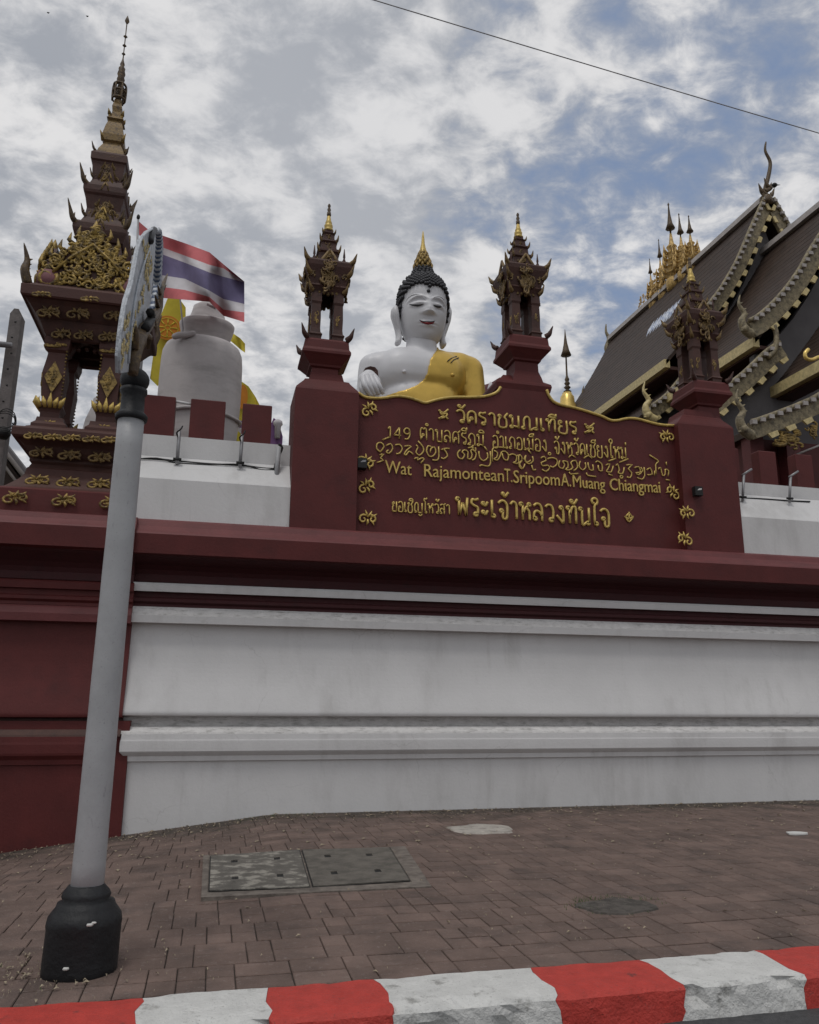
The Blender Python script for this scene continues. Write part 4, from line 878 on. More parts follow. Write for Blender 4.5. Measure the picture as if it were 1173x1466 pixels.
for o in sh.children:
    if o.name.startswith('pediment'): pass
tier('tier_body', [(44, 412), (42, 390), (34, 366), (32, 350), (30, 346)], REDD)
tier('tier_slab', [(30, 348), (34, 344), (38, 332), (39, 328), (39, 320), (35, 318)], REDD)
tier('tier_body', [(30, 319), (26, 312), (24, 300), (27, 285), (28, 280)], REDD)
tier('tier_slab', [(27, 281), (30, 276), (31, 272), (31, 265), (28, 263)], REDD)
tier('tier_body', [(24, 264), (21, 258), (22, 250), (23, 235), (24, 230)], REDD)
tier('tier_slab', [(24, 231), (26, 228), (26, 219), (23, 217)], REDD)
def tier_extras(pys, w, s, name='corner_flame'):
    for sx in (-1, 1):
        for sy in (-1, 1):
            b = MB(); q = shw(w); p = Vector((CXs + sx*q, CYs + sy*q, sz(pys, q))); horn(b, p, (sx, sy, 0), s, 1.15, .12, .17)
            b.build(name, BROWN, sh)
tier_extras(325, 37, .25); tier_extras(268, 29, .22); tier_extras(311, 27, .12); tier_extras(256, 22, .10); tier_extras(217, 24, .09)
def tier_carve(py, w, s, k, seed):
    b = MB(); q = shw(w); z = sz(py, q)
    for u, nv in ((UX, Vector((0, -1, 0))), (UX, Vector((0, 1, 0))), (UY, Vector((1, 0, 0))), (UY, Vector((-1, 0, 0)))):
        c = Vector((CXs, CYs, z)) + nv*(q + .01); lump(b, c, u, UZ*1.3, s, seed, k, .9)
        for sgn in (-1, 1): b.tube([c + u*sgn*s*.95 - UZ*s, c + u*sgn*s*.5 + UZ*s*.5, c + UZ*s*1.5], .016, 5)
        lump(b, c + u*s*1.1 - UZ*s*.6, u*.5, UZ, s*.55, seed+1, 5, .9); lump(b, c - u*s*1.1 - UZ*s*.6, u*.5, UZ, s*.55, seed+2, 5, .9)
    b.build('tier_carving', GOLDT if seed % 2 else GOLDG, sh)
tier_carve(322, 39, .06, 8, 65); tier_carve(268, 31, .05, 8, 67); tier_carve(300, 25, .15, 26, 71); tier_carve(312, 27, .11, 18, 74); tier_carve(288, 26, .10, 16, 73); tier_carve(255, 21, .08, 14, 76); tier_carve(235, 23, .08, 14, 79); tier_carve(245, 22, .12, 18, 81); tier_carve(345, 34, .15, 18, 91)
for py, w in ((324, 39), (269, 31), (224, 26)):
    b = MB(); q = shw(w)
    for u, nv in ((UX, Vector((0, -1, 0))), (UY, Vector((1, 0, 0)))): lump(b, Vector((CXs, CYs, sz(py, q))) + nv*(q+.01), u*2.2, UZ*.35, .10, 4, 9, .8)
    b.build('gold_plaque', GOLDD, sh)
# bell, cage of rings and rod
b = MB(); b.stack(CXs, CYs, lev([(20, 219), (18, 213), (13, 206), (12, 203), (15, 199), (15, 190), (12, 178), (9, 171), (12, 167), (7, 164), (6, 158), (7, 150), (5, 143), (5, 140)]), rot=0); b.build('spire_bell', GOLDT, sh)
b = MB()
for sx in (-1, 1):
    for yy in (-1, 1):
        P = [Vector((CXs + sx*shw(w), CYs + yy*shw(w)*.9, sz(py))) for w, py in ((14, 208), (9, 196), (5, 186), (8, 176), (10, 168))]
        b.tube(catmull(P, 3), .022, 5); b.tube([P[0], P[0] + Vector((sx*.05, yy*.05, .12))], [.04, .004], 5); b.tube([P[-1], P[-1] + Vector((sx*.02, yy*.02, .08))], [.03, .003], 5)
lump(b, Vector((CXs, CYs - shw(13), sz(203))), UX, UZ*.7, .12, 3, 8, .9)
b.build('bell_carving', GOLDD, sh)
b = MB()
for a in range(6):
    ca, sa = math.cos(a*PI/3), math.sin(a*PI/3); P = [Vector((CXs + ca*shw(w), CYs + sa*shw(w), sz(py))) for w, py in ((10, 143), (10.5, 136), (10.5, 126), (9, 120), (4, 117))]
    b.tube(catmull(P, 3), .016, 5)
for py in (141, 130, 121): b.tube([Vector((CXs + shw(10)*math.cos(k*PI/8), CYs + shw(10)*math.sin(k*PI/8), sz(py))) for k in range(17)], .014, 5)
b.build('ring_cage', BROWN, sh)
b = MB(); b.lathe(CXs, CYs, [(shw(w, py), sz(py)) for w, py in ((4.5, 143), (3, 135), (4, 128), (3, 120), (4, 116), (6, 112), (4.5, 108), (6, 104), (4.5, 99), (5, 96), (2.5, 93), (3.5, 90), (2, 86), (1, 82), (.8, 76), (2.8, 75), (.8, 73), (.8, 64), (3, 63), (.8, 61), (.8, 51), (3, 50), (.8, 48), (.8, 32), (3.4, 28), (2.5, 25), (.4, 20))], 10); b.build('needle_spire', BROWN, sh)

# ================================================================== BIG SEATED STATUE
YBd = 16.0
bd = thing('seated_buddha_statue', 'large white seated statue with a gold robe over one shoulder, behind the name sign', 'statue', (4.2, YBd, 2))
def PB(px, py, dy=0.0): return PY(px, py, YBd + dy)
import bmesh
def remesh(parts, vox, smooth_it, name):
    # parts: capsules (p0, p1, r0, r1) joined into one continuous skin
    b = MB()
    for p0, p1, r0, r1, fl in parts:
        p0, p1 = Vector(p0), Vector(p1); n = 10; pts = []; rad = []
        d = (p1 - p0); L = d.length; d = d.normalized() if L > 1e-6 else UZ
        for k in range(6): a = PI/2*k/5; pts.append(p0 - d*r0*math.cos(a)); rad.append(max(r0*math.sin(a), .004))
        for k in range(1, 4): pts.append(p0.lerp(p1, k/4)); rad.append(r0 + (r1-r0)*k/4)
        for k in range(6): a = PI/2*k/5; pts.append(p1 + d*r1*math.sin(a)); rad.append(max(r1*math.cos(a), .004))
        base = len(b.v); b.tube(pts, rad, 18)
        if fl != 1.0:
            cy_ = (p0.y + p1.y)/2
            for i in range(base, len(b.v)): v = b.v[i]; b.v[i] = (v[0], cy_ + (v[1]-cy_)*fl, v[2])
    o = b.build(name, SKIN)
    md = o.modifiers.new('r', 'REMESH'); md.mode = 'VOXEL'; md.voxel_size = vox
    ms = o.modifiers.new('s', 'SMOOTH'); ms.factor = .6; ms.iterations = smooth_it
    bpy.context.view_layer.update(); dg = bpy.context.evaluated_depsgraph_get()
    me = bpy.data.meshes.new_from_object(o.evaluated_get(dg)); o.modifiers.clear(); old = o.data; o.data = me; bpy.data.meshes.remove(old); me.name = name
    if not me.materials: me.materials.append(SKIN)
    for p in me.polygons: p.use_smooth = True
    return o
sL, sR = PB(532, 524, .1), PB(670, 530, .1)
ch = PB(601, 540, 0)
nk = PB(604, 500, 0)
parts = [
 ((nk.x, YBd+.05, nk.z-.25), (nk.x+.0, YBd+.02, nk.z+.45), .37, .34, 1.0),
 ((sL.x+.25, YBd+.05, sL.z-.02), (sR.x-.25, YBd+.05, sR.z-.02), .36, .36, .95),
 ((ch.x-.42, YBd-.02, ch.z+.02), (ch.x+.42, YBd-.02, ch.z+.02), .62, .62, .86),
 ((ch.x-.25, YBd, ch.z-.7), (ch.x+.25, YBd, ch.z-.7), .66, .66, .85),
 ((ch.x, YBd, ch.z-1.7), (ch.x, YBd, ch.z-.9), .85, .72, .85),
 ((nk.x-.15, YBd+.08, nk.z-.25), (sL.x+.1, YBd+.05, sL.z+.06), .27, .25, 1.0),
 ((nk.x+.15, YBd+.08, nk.z-.25), (sR.x-.1, YBd+.05, sR.z+.06), .27, .25, 1.0),
 ((sL.x-.0, YBd+.05, sL.z-.05), (sL.x-.18, YBd-.05, sL.z-1.5), .30, .22, 1.0),
 ((sR.x+.0, YBd+.05, sR.z-.05), (sR.x+.16, YBd-.05, sR.z-1.5), .32, .24, 1.0),
 ((sR.x+.16, YBd-.05, sR.z-1.5), (ch.x+.3, YBd-1.0, sR.z-2.2), .22, .18, 1.0),
 ((sL.x-.18, YBd-.05, sL.z-1.5), (sL.x+.1, YBd-1.1, sL.z-2.3), .22, .18, 1.0),
 ((ch.x-.3, YBd, ch.z-2.4), (ch.x-1.9, YBd-.9, ch.z-2.6), .7, .45, .9), ((ch.x+.3, YBd, ch.z-2.4), (ch.x+1.9, YBd-.9, ch.z-2.6), .7, .45, .9),
 ((ch.x-1.9, YBd-.9, ch.z-2.65), (ch.x+.8, YBd-1.3, ch.z-2.7), .42, .26, .9), ((ch.x+1.9, YBd-.9, ch.z-2.65), (ch.x-.8, YBd-1.3, ch.z-2.7), .42, .26, .9),
]
body = remesh(parts, .045, 7, 'body'); attach(body, bd)
# robe: the left half of the body (seen right), a skin of its own pushed out a little
edge_px = [(628, 497), (621, 506), (615, 515), (612, 526), (610, 536), (604, 545), (596, 552), (585, 557), (570, 560), (550, 562), (535, 563)]
edge = [PB(x, y, -.5) for x, y in edge_px]
def robe_lim(z):
    if z >= edge[0].z: return edge[0].x + .0 + (z - edge[0].z)*.4
    for a, b_ in zip(edge, edge[1:]):
        if b_.z <= z <= a.z: t = (a.z - z)/(a.z - b_.z); return a.x + (b_.x - a.x)*t
    return edge[-1].x - 1.5
bm = bmesh.new(); bm.from_mesh(body.data)
nz = nk.z - .02
kill = [f for f in bm.faces if (f.calc_center_median().x < robe_lim(f.calc_center_median().z)) or f.calc_center_median().z > nz + .06 or f.calc_center_median().z < ch.z - 2.9]
bmesh.ops.delete(bm, geom=kill, context='FACES')
for v in bm.verts:
    pass
bm.normal_update()
for v in bm.verts:
    if v.is_boundary and v.co.z < nz and abs(v.co.x - robe_lim(v.co.z)) < .10: v.co.x = robe_lim(v.co.z)
for v in bm.verts: v.co += v.normal * .028
for _ in range(3): bmesh.ops.smooth_vert(bm, verts=[v for v in bm.verts if v.is_boundary], factor=.5, use_axis_x=True, use_axis_y=True, use_axis_z=True)
me = bpy.data.meshes.new('robe'); bm.to_mesh(me); bm.free(); me.materials.append(ROBE)
for p in me.polygons: p.use_smooth = True
ro = bpy.data.objects.new('robe', me); COL.objects.link(ro); attach(ro, bd)
md = ro.modifiers.new('s', 'SOLIDIFY'); md.thickness = .03; md.offset = -1
bvh_robe = BVHTree.FromPolygons([v.co[:] for v in body.data.vertices], [p.vertices[:] for p in body.data.polygons])
def hit(bvh, px, py, out=.0):
    d = ray(px, py).normalized(); r = bvh.ray_cast(CAMPOS, d)
    return (r[0] - d*out) if r[0] else None
b = MB()
for S_ in ([(641, 517), (646, 513), (654, 510)], [(646, 519), (650, 515), (657, 512)]):
    P = [hit(bvh_robe, x, y, .075) for x, y in S_]
    if all(P): b.tube(P, .012, 5)
if b.v: b.build('robe_fold', HAIR, bd)
p = hit(bvh_robe, 579, 532, 0)
if p: b = MB(); b.ball(p, .045, 8); b.build('chest_knob', SKIN, bd)
p = hit(bvh_robe, 648, 537, .03)
if p: b = MB(); b.ball(p, .05, 8); b.build('chest_knob', ROBE, bd)

# head, one continuous surface with a modelled face
hc = PB(605, 452, 0); HX, HY, HZ0, HZ1 = .555, .60, PB(613, 484, -.5).z, PB(604, 397, 0).z
HXc = nk.x + .02
FZ = lambda py: PB(613, py, -.56).z
zch, zmo, zno, zey, zbr, zhl = FZ(482), FZ(461), FZ(449), FZ(436.5), FZ(423), FZ(408)
def gs(v, s_): return math.exp(-(v/s_)**2)
def head_point(th, t):
    # t from 0 (under chin) to 1 (crown); th 0 = facing the viewer (-Y)
    z = HZ0 + (HZ1 - HZ0)*t
    prof = [(0, .0), (.02, .34), (.07, .60), (.16, .79), (.28, .90), (.42, .975), (.56, 1.0), (.7, .985), (.82, .90), (.91, .74), (.97, .48), (1, 0)]
    for k_ in range(len(prof)-1):
        a, ra = prof[k_]; c, rc = prof[k_+1]
        if a <= t <= c:
            q = (t-a)/(c-a)
            if 1 <= k_ < len(prof)-2:
                (a0, r0), (c2, r2) = prof[k_-1], prof[k_+2]; m0 = (rc-r0)/(c-a0)*(c-a); m1 = (r2-ra)/(c2-a)*(c-a)
                r = (2*q**3-3*q*q+1)*ra + (q**3-2*q*q+q)*m0 + (-2*q**3+3*q*q)*rc + (q**3-q*q)*m1
            else: r = ra + (rc-ra)*q
            break
    x = math.sin(th)*HX*r; y = -math.cos(th)*HY*r
    if math.cos(th) > 0:
        fr_ = max(0, math.cos(th)); x_ = x; d = 0
        d += .115*gs(x_, .06 + .07*max(0, min(1, (zbr - z)/(zbr-zno))))*max(0, min(1, (z - zno + .03)/.06))*max(0, min(1, (zbr + .05 - z)/(zbr - zno)*1.15))
        d += .030*gs(abs(x_) - .075, .04)*gs(z - zno - .03, .035)
        for sg_ in (-1, 1):
            ex = sg_*.235
            arch = zey + .20 - ((x_ - ex)/.26)**2*.13
            d += .035*gs(z - arch, .030)*(1 if abs(x_-ex) < .24 else 0)*max(0, 1 - ((x_-ex)/.24)**4)
            d -= .035*gs(x_ - ex, .15)*gs(z - (arch - .075), .045)
            d += .050*gs(x_ - ex, .13)*gs(z - (zey + .035), .055)
            d -= .015*gs(x_ - ex, .15)*gs(z - (zey - .05), .035)
        d += .050*gs(x_, .15)*gs(z - (zmo + .028), .030)*(1 - .25*gs(x_, .03)); d += .055*gs(x_, .12)*gs(z - (zmo - .038), .032); d -= .028*gs(x_, .17)*gs(z - zmo, .014)
        d += .045*gs(x_, .18)*gs(z - (zch + .12), .10)
        for sg_ in (-1, 1): d += .018*gs(x_ - sg_*.30, .18)*gs(z - zno + .02, .20)
        y -= d*min(1, fr_*1.6)
    return Vector((HXc + x, YBd + y, z))
NT, NH = 110, 96
R_ = [[head_point(2*PI*k/NT, j/NH) for k in range(NT)] for j in range(1, NH)]
b = MB(); b.rings(R_, smooth=True); head = b.build('head', SKIN, bd)
bvh_h = BVHTree.FromPolygons([v.co[:] for v in head.data.vertices], [p.vertices[:] for p in head.data.polygons])
def lay(P, r, m, name, out=.004, fl=None, k=4):
    Q = [hit(bvh_h, x, y, out) for x, y in P]; Q = [q for q in Q if q]
    if len(Q) < 2: return
    b = MB(); Q = catmull(Q, k); n = len(Q)
    b.tube(Q, [r*(.25 + .75*math.sin(PI*i/(n-1))) for i in range(n)], 6); return b.build(name, m, bd)
lay([(586.5, 435.5), (591, 436.4), (597, 436.8), (602, 436.4), (606.5, 435)], .024, HAIR, 'eyelash', .0)
lay([(620.5, 436.5), (625, 438.2), (630, 439), (635.5, 438)], .024, HAIR, 'eyelash', .0)
lay([(580.5, 434), (584, 427), (591, 422.2), (599, 421.6), (606, 425), (610.5, 430)], .018, SKIN, 'eyebrow', -.004)
lay([(617.5, 430), (620, 426.5), (626, 424.3), (632, 425.5), (636, 429.5), (638, 434)], .018, SKIN, 'eyebrow', -.004)
lay([(600.5, 458), (606, 460.2), (612, 461), (618, 460.6), (623.5, 459)], .018, HAIR, 'mouth_line', .002)
lay([(602, 459.5), (607, 461.8), (613, 463), (619, 462.2), (622, 460.5)], .034, LIPS, 'lips', -.004)
p = hit(bvh_h, 613.8, 416.5, 0)
if p: b = MB(); b.ball(p, .045, 10); b.build('forehead_mark', HAIR, bd)
# hair: rows of snail curls over a cap, ushnisha and flame
b = MB(); hz_front = zhl
def hairline(th):      # lowest z that carries hair, by direction
    a = abs((th + PI) % (2*PI) - PI)
    front = hz_front + .02 - .07*gs(a, .14) + .03*gs(a-.45, .3)
    side = FZ(441)
    if a < 1.42: q = a/1.42; return front + (side-front)*q**4.5
    return side - .35*min(1, max(0, a-1.9)/.4)
capR = []; tt = lambda z: max(.02, min(.985, (z-HZ0)/(HZ1-HZ0)))
for j in range(0, 15):
    ring = []
    for k in range(64):
        th = 2*PI*k/64; t0 = tt(hairline(th)); t = t0 + (.985 - t0)*j/14; p = head_point(th, t); c = Vector((HXc, YBd, p.z)); ring.append(c + (p - c)*1.035 + UZ*.01)
    capR.append(ring)
b.rings(capR, smooth=True, cap0=False); b.build('hair_cap', HAIR, bd)
b = MB(); cnt = 0
for j in range(0, 11):
    t_ = j/10
    for k in range(0, 38):
        th = 2*PI*(k + .5*(j % 2))/38; t0 = tt(hairline(th)); t = t0 + (.95 - t0)*t_
        if t_ > .6 and k % 2: continue
        p = head_point(th, t); c = Vector((HXc, YBd, p.z)); q = c + (p - c)*1.045; b.ball(q, .046, 7)
zu = HZ1 - .10
for j in range(6):
    zz_ = zu + .068*j; rr = [.27, .265, .25, .23, .20, .15][j]; n_ = max(6, int(rr*2*PI/.085))
    for k in range(n_): a = 2*PI*(k + .5*(j % 2))/n_; b.ball((HXc + rr*math.cos(a), YBd + rr*math.sin(a), zz_), .048, 6)
b.build('hair_curls', HAIR, bd)
b = MB(); b.lathe(HXc, YBd, [(.27, zu-.05), (.27, zu+.05), (.24, zu+.20), (.19, zu+.32), (.10, zu+.37)], 20); b.build('topknot', HAIR, bd)
zf0 = PB(604, 386, 0).z; zf1 = PB(604, 331, 0).z; Hf = zf1 - zf0
b = MB(); b.lathe(HXc, YBd, [(.17, zf0-.12), (.20, zf0-.05), (.205, zf0), (.18, zf0+.06*Hf), (.165, zf0+.2*Hf), (.12, zf0+.36*Hf), (.075, zf0+.52*Hf), (.045, zf0+.66*Hf), (.03, zf0+.85*Hf), (.01, zf0+Hf)], 14)
b.build('flame_finial', GOLD, bd)
b = MB()
for j in range(6):
    rr = [.20, .19, .165, .135, .105, .08][j]; z0_ = zf0 - .02 + j*.075*Hf
    for k in range(10): a = 2*PI*(k + .5*(j % 2))/10; p = Vector((HXc + rr*math.cos(a), YBd + rr*math.sin(a), z0_)); b.tube([p, p + Vector((math.cos(a)*.02, math.sin(a)*.02, .06)), p + Vector((-math.cos(a)*.005, -math.sin(a)*.005, .15))], [.04, .032, .003], 5)
b.build('flame_leaves', GOLDD, bd)
# long ears
def ear(P, sgn):
    b = MB(); Q = [PB(x, y, dy) for x, y, dy in P]; R0 = [.05, .085, .09, .075, .065, .06, .065, .07, .045]
    C = catmull(Q, 3); n = len(C); rad = []
    for i in range(n):
        t = i/(n-1)*(len(R0)-1); k = int(min(t, len(R0)-2)); rad.append(R0[k] + (R0[k+1]-R0[k])*(t-k))
    b.tube(C, rad, 8, (UY, 2.0)); b.build('ear', SKIN, bd)
ear([(566.5, 441, .0), (565, 446, -.02), (566, 454, -.03), (568, 464, -.02), (570, 474, 0), (571, 484, .0), (570, 490, .0), (568, 493, 0)], -1)
ear([(641.5, 441, .15), (641.5, 450, .13), (640, 460, .12), (637.5, 470, .1), (634, 482, .08), (633.5, 490, .05), (635, 495, .05), (636.5, 497, .05)], 1)
b = MB(); p = PB(577, 485, -.25); b.ball(p, .02, 6); b.build('earring_stud', HAIR, bd)

# a raised white hand in front of the statue's arm
hd = thing('stone_hand', 'white drooping hand with folded fingers against the arm of the big statue', 'statue part', PB(530, 560, -1.0))
YH = -.75
def PH(px, py, dy=0): return PB(px, py, YH + dy)
hp = [(PH(531, 600, .2), PH(528, 552, .1), .26, .20, .8), (PH(524, 556), PH(523, 543), .16, .15, .8), (PH(536, 548), PH(533, 543), .16, .15, .8), (PH(530, 552, .05), PH(528, 540, .05), .2, .17, .8)]
hobj = remesh([(a, b_, r0, r1, f) for a, b_, r0, r1, f in hp], .03, 5, 'palm'); attach(hobj, hd)
for i, (xa, ya, xb, yb, xc_, yc_, r) in enumerate(((520, 541, 523, 553, 533, 567, .062), (525, 539, 529, 552, 537, 566, .066), (531, 539, 536, 552, 543, 565, .066), (537, 541, 543, 552, 549, 564, .060))):
    b = MB(); C = catmull([PH(xa, ya, -.1), PH(xb, yb, -.22), PH(xc_, yc_, -.16)], 5); n = len(C); b.tube(C, [r*(1 - .35*(k/(n-1))**2) for k in range(n)], 10); b.ball(C[0], r*1.05, 10); b.build('finger', SKIN, hd)
b = MB(); C = catmull([PH(519, 545, -.02), PH(518.5, 556, -.1), PH(524, 566, -.1)], 5); b.tube(C, [.06*(1-.3*k/(len(C)-1)) for k in range(len(C))], 10); b.build('thumb', SKIN, hd)
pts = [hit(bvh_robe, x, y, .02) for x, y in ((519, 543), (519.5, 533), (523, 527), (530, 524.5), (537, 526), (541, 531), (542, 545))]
if all(pts): b = MB(); b.slab(pts, (0, -.02, 0)); b.build('arm_gap_shade', REDD, bd)  # dark patch painting in the shade of the gap beside the arm

# ================================================================== WHITE ROUNDED STATUE SEEN FROM BEHIND
ws = thing('white_robed_statue', 'aged white plaster figure with flared collar, partly behind a tricolour flag', 'statue', (-.50, 12.9, 2))
YS = 12.9
def zs(py, px=288): return PY(px, py, YS - .4).z
XS = PY(288, 540, YS).x; ks = .01135
b = MB(); b.lathe(XS, YS, [(.60, 2.5), (.62, zs(640)), (.66, zs(600)), (.675, zs(560)), (.675, zs(530)), (.67, zs(508)), (.655, zs(494)), (.61, zs(485)), (.52, zs(479)), (.38, zs(475)), (.30, zs(474))], 40, 1, .8); b.build('body', STAT, ws)
b = MB(); XK = XS + .04
b.lathe(XK, YS, [(.34, zs(488)), (.36, zs(480)), (.41, zs(468)), (.45, zs(456)), (.46, zs(450)), (.44, zs(448)), (.38, zs(452))], 36, 1, .8); b.build('collar', STAT, ws)
b = MB(); b.lathe(XK, YS, [(.36, zs(455)), (.33, zs(447)), (.30, zs(440)), (.27, zs(432)), (.25, zs(424)), (.15, zs(418))], 30, 1, .8); b.build('cap', STAT, ws)
b = MB(); q = [PY(x, y, YS - .50) for x, y in ((247, 483), (256, 480), (268, 479), (280, 476))]; b.tube(catmull(q, 3), [.03, .05, .055, .06, .06, .06, .055, .05, .045, .03], 8); b.build('shoulder_flap', STAT, ws)
b = MB(); q = [PY(x, y, YS - .42) for x, y in ((297, 435), (303, 438), (309, 441))]; b.tube(q, .03, 6); b.build('cap_flap', STAT, ws)
b = MB(); b.tube([Vector((XS + .69*math.cos(a), YS + .56*math.sin(a), zs(590) + .02*math.sin(3*a))) for a in [2*PI*k/30 for k in range(31)]], .03, 6); b.build('hem_band', STAT, ws)

# ================================================================== FLAGS
def flag(cols_px, bounds, mats, y, label, name='flag', amp=.06, seed=0, group=None, fr=5.0):
    # bounds: for each column the pixel heights of the stripe edges
    b = MB(); NC = 36; nb = len(bounds[0])
    def samp(t):
        s_ = t*(len(cols_px)-1); k = min(int(s_), len(cols_px)-2); f_ = s_-k; f_ = f_*f_*(3-2*f_)*.5 + f_*.5
        return cols_px[k] + (cols_px[k+1]-cols_px[k])*f_, [a + (c-a)*f_ for a, c in zip(bounds[k], bounds[k+1])]
    rows = []
    for i in range(NC+1):
        x, ys_ = samp(i/NC); L = []
        for j in range(nb-1):
            for k in range(3): L.append(ys_[j] + (ys_[j+1]-ys_[j])*k/3)
        L.append(ys_[-1]); rows.append([PY(x, q, y + amp*(math.sin(i/NC*fr*PI*.5 + j_/len(L)*2.0 + seed) + .35*math.sin(i/NC*17 - j_/len(L)*5 + seed))) for j_, q in enumerate(L)])
    n = len(rows[0])
    for j in range(n-1):
        b.cm = min(j//3, len(mats)-1)
        b.add([rows[i][j] for i in range(NC+1)] + [rows[i][j+1] for i in range(NC+1)], [(i, i+1, NC+2+i, NC+1+i) for i in range(NC)], True)
    o = b.build(name, mats, fixn=False)
    import bmesh as bmm
    bm = bmm.new(); bm.from_mesh(o.data); bmm.ops.remove_doubles(bm, verts=bm.verts, dist=.0005); bm.to_mesh(o.data); bm.free()
    tag(o, label, 'flag', group); return o
flag([227, 265, 300, 320, 350], [[335, 352, 362, 393, 410, 426], [348, 366, 376, 399, 415, 429], [361, 379, 390, 416, 425, 432], [378, 384, 396, 428, 443, 452], [403, 403.5, 404, 435, 447, 461]],
     [FRED, FWHT, FBLU, FWHT, FRED], 12.0, 'red, white and violet-blue striped flag blowing above the white plaster figure', 'striped_flag', .30)
yf = flag([215, 226, 240, 256, 266], [[540, 542], [462, 553], [427, 520], [426, 500], [440, 462]], [FYEL], 13.7, 'yellow flag with an orange wheel emblem, left of the white plaster figure', 'wheel_flag', .03)
wc_ = PY(240, 469, 13.6); b = MB(); rr = .225
b.rings([[(wc_.x + rr*math.cos(2*PI*k/28), wc_.y + .0, wc_.z + rr*1.05*math.sin(2*PI*k/28)) for k in range(28)], [(wc_.x + rr*math.cos(2*PI*k/28), wc_.y + .004, wc_.z + rr*1.05*math.sin(2*PI*k/28)) for k in range(28)]])
w_ = b.build('wheel_print', FORG); w_.parent = yf
b = MB()
for k in range(8): a = PI*k/4; b.tube([(wc_.x + .05*math.cos(a), wc_.y-.006, wc_.z + .05*math.sin(a)), (wc_.x + .15*math.cos(a), wc_.y-.006, wc_.z + .15*math.sin(a))], [.006, .014], 5, (UY, .3)); b.ball((wc_.x + .155*math.cos(a), wc_.y-.006, wc_.z + .155*math.sin(a)), .018, 6, 1, .3, 1)
for r_ in (.045, .185): b.tube([(wc_.x + r_*math.cos(2*PI*k/24), wc_.y-.006, wc_.z + r_*math.sin(2*PI*k/24)) for k in range(25)], .007, 5, (UY, .3))
o = b.build('wheel_spokes', FYEL); o.parent = yf
flag([325, 335, 344, 351], [[478, 484], [478, 492], [484, 500], [492, 505]], [FYEL], 14.0, 'small olive yellow flag peeping out behind the right shoulder of the white figure', 'yellow_flag', .04, 1)
f3 = flag([338, 346, 356, 366, 372], [[575, 618], [546, 628], [553, 628], [568, 605], [580, 590]], [FYEL], 14.0, 'yellow flag with an orange blotch between the white figure and the single battlement', 'yellow_flag', .05, 2)
c = PY(347, 568, 13.9); b = MB(); b.rings([[(c.x + .10*math.cos(2*PI*k/16), c.y + d_, c.z + .24*math.sin(2*PI*k/16)) for k in range(16)] for d_ in (0, .004)]); o = b.build('wheel_print', FORG); o.parent = f3
flag([328, 338, 352], [[626, 630, 636], [600, 611, 632], [604, 614, 636]], [PURP, FWHT], 13.9, 'low purple and white flag beside the yellow one, behind the parapet', 'purple_flag', .03)
flag([316, 330, 346], [[624, 636], [606, 640], [622, 640]], [FYEL], 13.7, 'lowest yellow pennant, just above the white parapet between two battlements', 'yellow_flag', .03)
b = MB(); P = [PY(x, y, 14.2) for x, y in ((386, 640), (386, 612), (392, 598), (399, 604), (405, 625), (404, 640))]; b.slab(P, (0, .12, 0)); o = b.build('draped_banner', PURP); tag(o, 'purple draped banner right of the single battlement', 'banner')
c = PY(398, 609, 14.15); b = MB(); b.lathe(c.x, c.y, [(.05, c.z-.25), (.06, c.z-.02), (.09, c.z+.02), (.08, c.z+.08), (.03, c.z+.12)], 10); tag(b.build('small_post', FWHT), 'small white knobbed post top beside the purple banner', 'post')
def pole(P0, P1, y, r, label, m=METAL):
    a, c = PY(*P0, y), PY(*P1, y); dn = a + (a - c).normalized()*(a.z - 1.5) if False else Vector((c.x + (c.x-a.x)*0, c.y, 1.0))
    t = thing('flagpole', label, 'flagpole', (c.x, c.y, 1.0), 'flagpoles by the white figure'); b = MB(); b.tube([(a.x, a.y, a.z), (c.x, c.y, c.z), (c.x, c.y, 1.0)], r, 8); b.build('pole', m, t)
    b = MB(); b.ball((a.x, a.y, a.z + r), r*1.8, 8, 1, 1, 1.8); b.build('pole_tip', DARK, t)
pole((198, 312), (187, 548), 12.0, .016, 'slim flagpole nearest the shrine, topped by a dark tip')
pole((258, 427), (262, 470), 12.6, .012, 'thin flagpole behind the wheel flag', METAL)
b = MB(); a, c = PY(213, 335, 13.0), PY(203, 480, 13.0); b.tube([a, c, (c.x, c.y, .5)], .06, 10); tag(b.build('concrete_pole', POST), 'plain grey pole standing behind the ornate street sign board', 'pole')
p0 = PY(198, 316, 12.0); b = MB(); P = [PY(x, y, 12.0) for x, y in ((199, 317), (214, 330), (212, 342), (199, 336))]; b.slab(P, (0, .01, 0)); tag(b.build('dark_pennant', FRED), 'small dark red pennant at the tip of the slim flagpole', 'flag')

# ================================================================== ORNATE STREET SIGN POST
XP, YPp = -.545, 4.50
sp = thing('street_sign_post', 'grey round post with black base and collar, carrying an ornate sign board seen edge-on', 'sign post', (XP, YPp, 0))
zp = lambda py, px=None: PY(px if px else (123 + (1270-py)*.0895), py, YPp).z
r0_, r1_ = .079, .072
b = MB(); zt0 = zp(1275); zt1 = zp(598)
n = 14; b.lathe(XP, YPp, [(r0_ + (r1_-r0_)*k/n + .0006*math.sin(k*2.3), zt0 - .05 + (zt1 - zt0 + .05)*k/n) for k in range(n+1)], 32); b.build('shaft', POST, sp)
zb_ = lambda py: PY(113, py, YPp).z
b = MB(); b.lathe(XP, YPp, [(.168, -.05), (.174, .03), (.174, .20), (.178, zb_(1320)), (.174, zb_(1310)), (.158, zb_(1303)), (.142, zb_(1297)), (.135, zb_(1291)), (.108, zb_(1288)), (.116, zb_(1282)), (.108, zb_(1276)), (.092, zb_(1270)), (.082, zb_(1266))], 36)
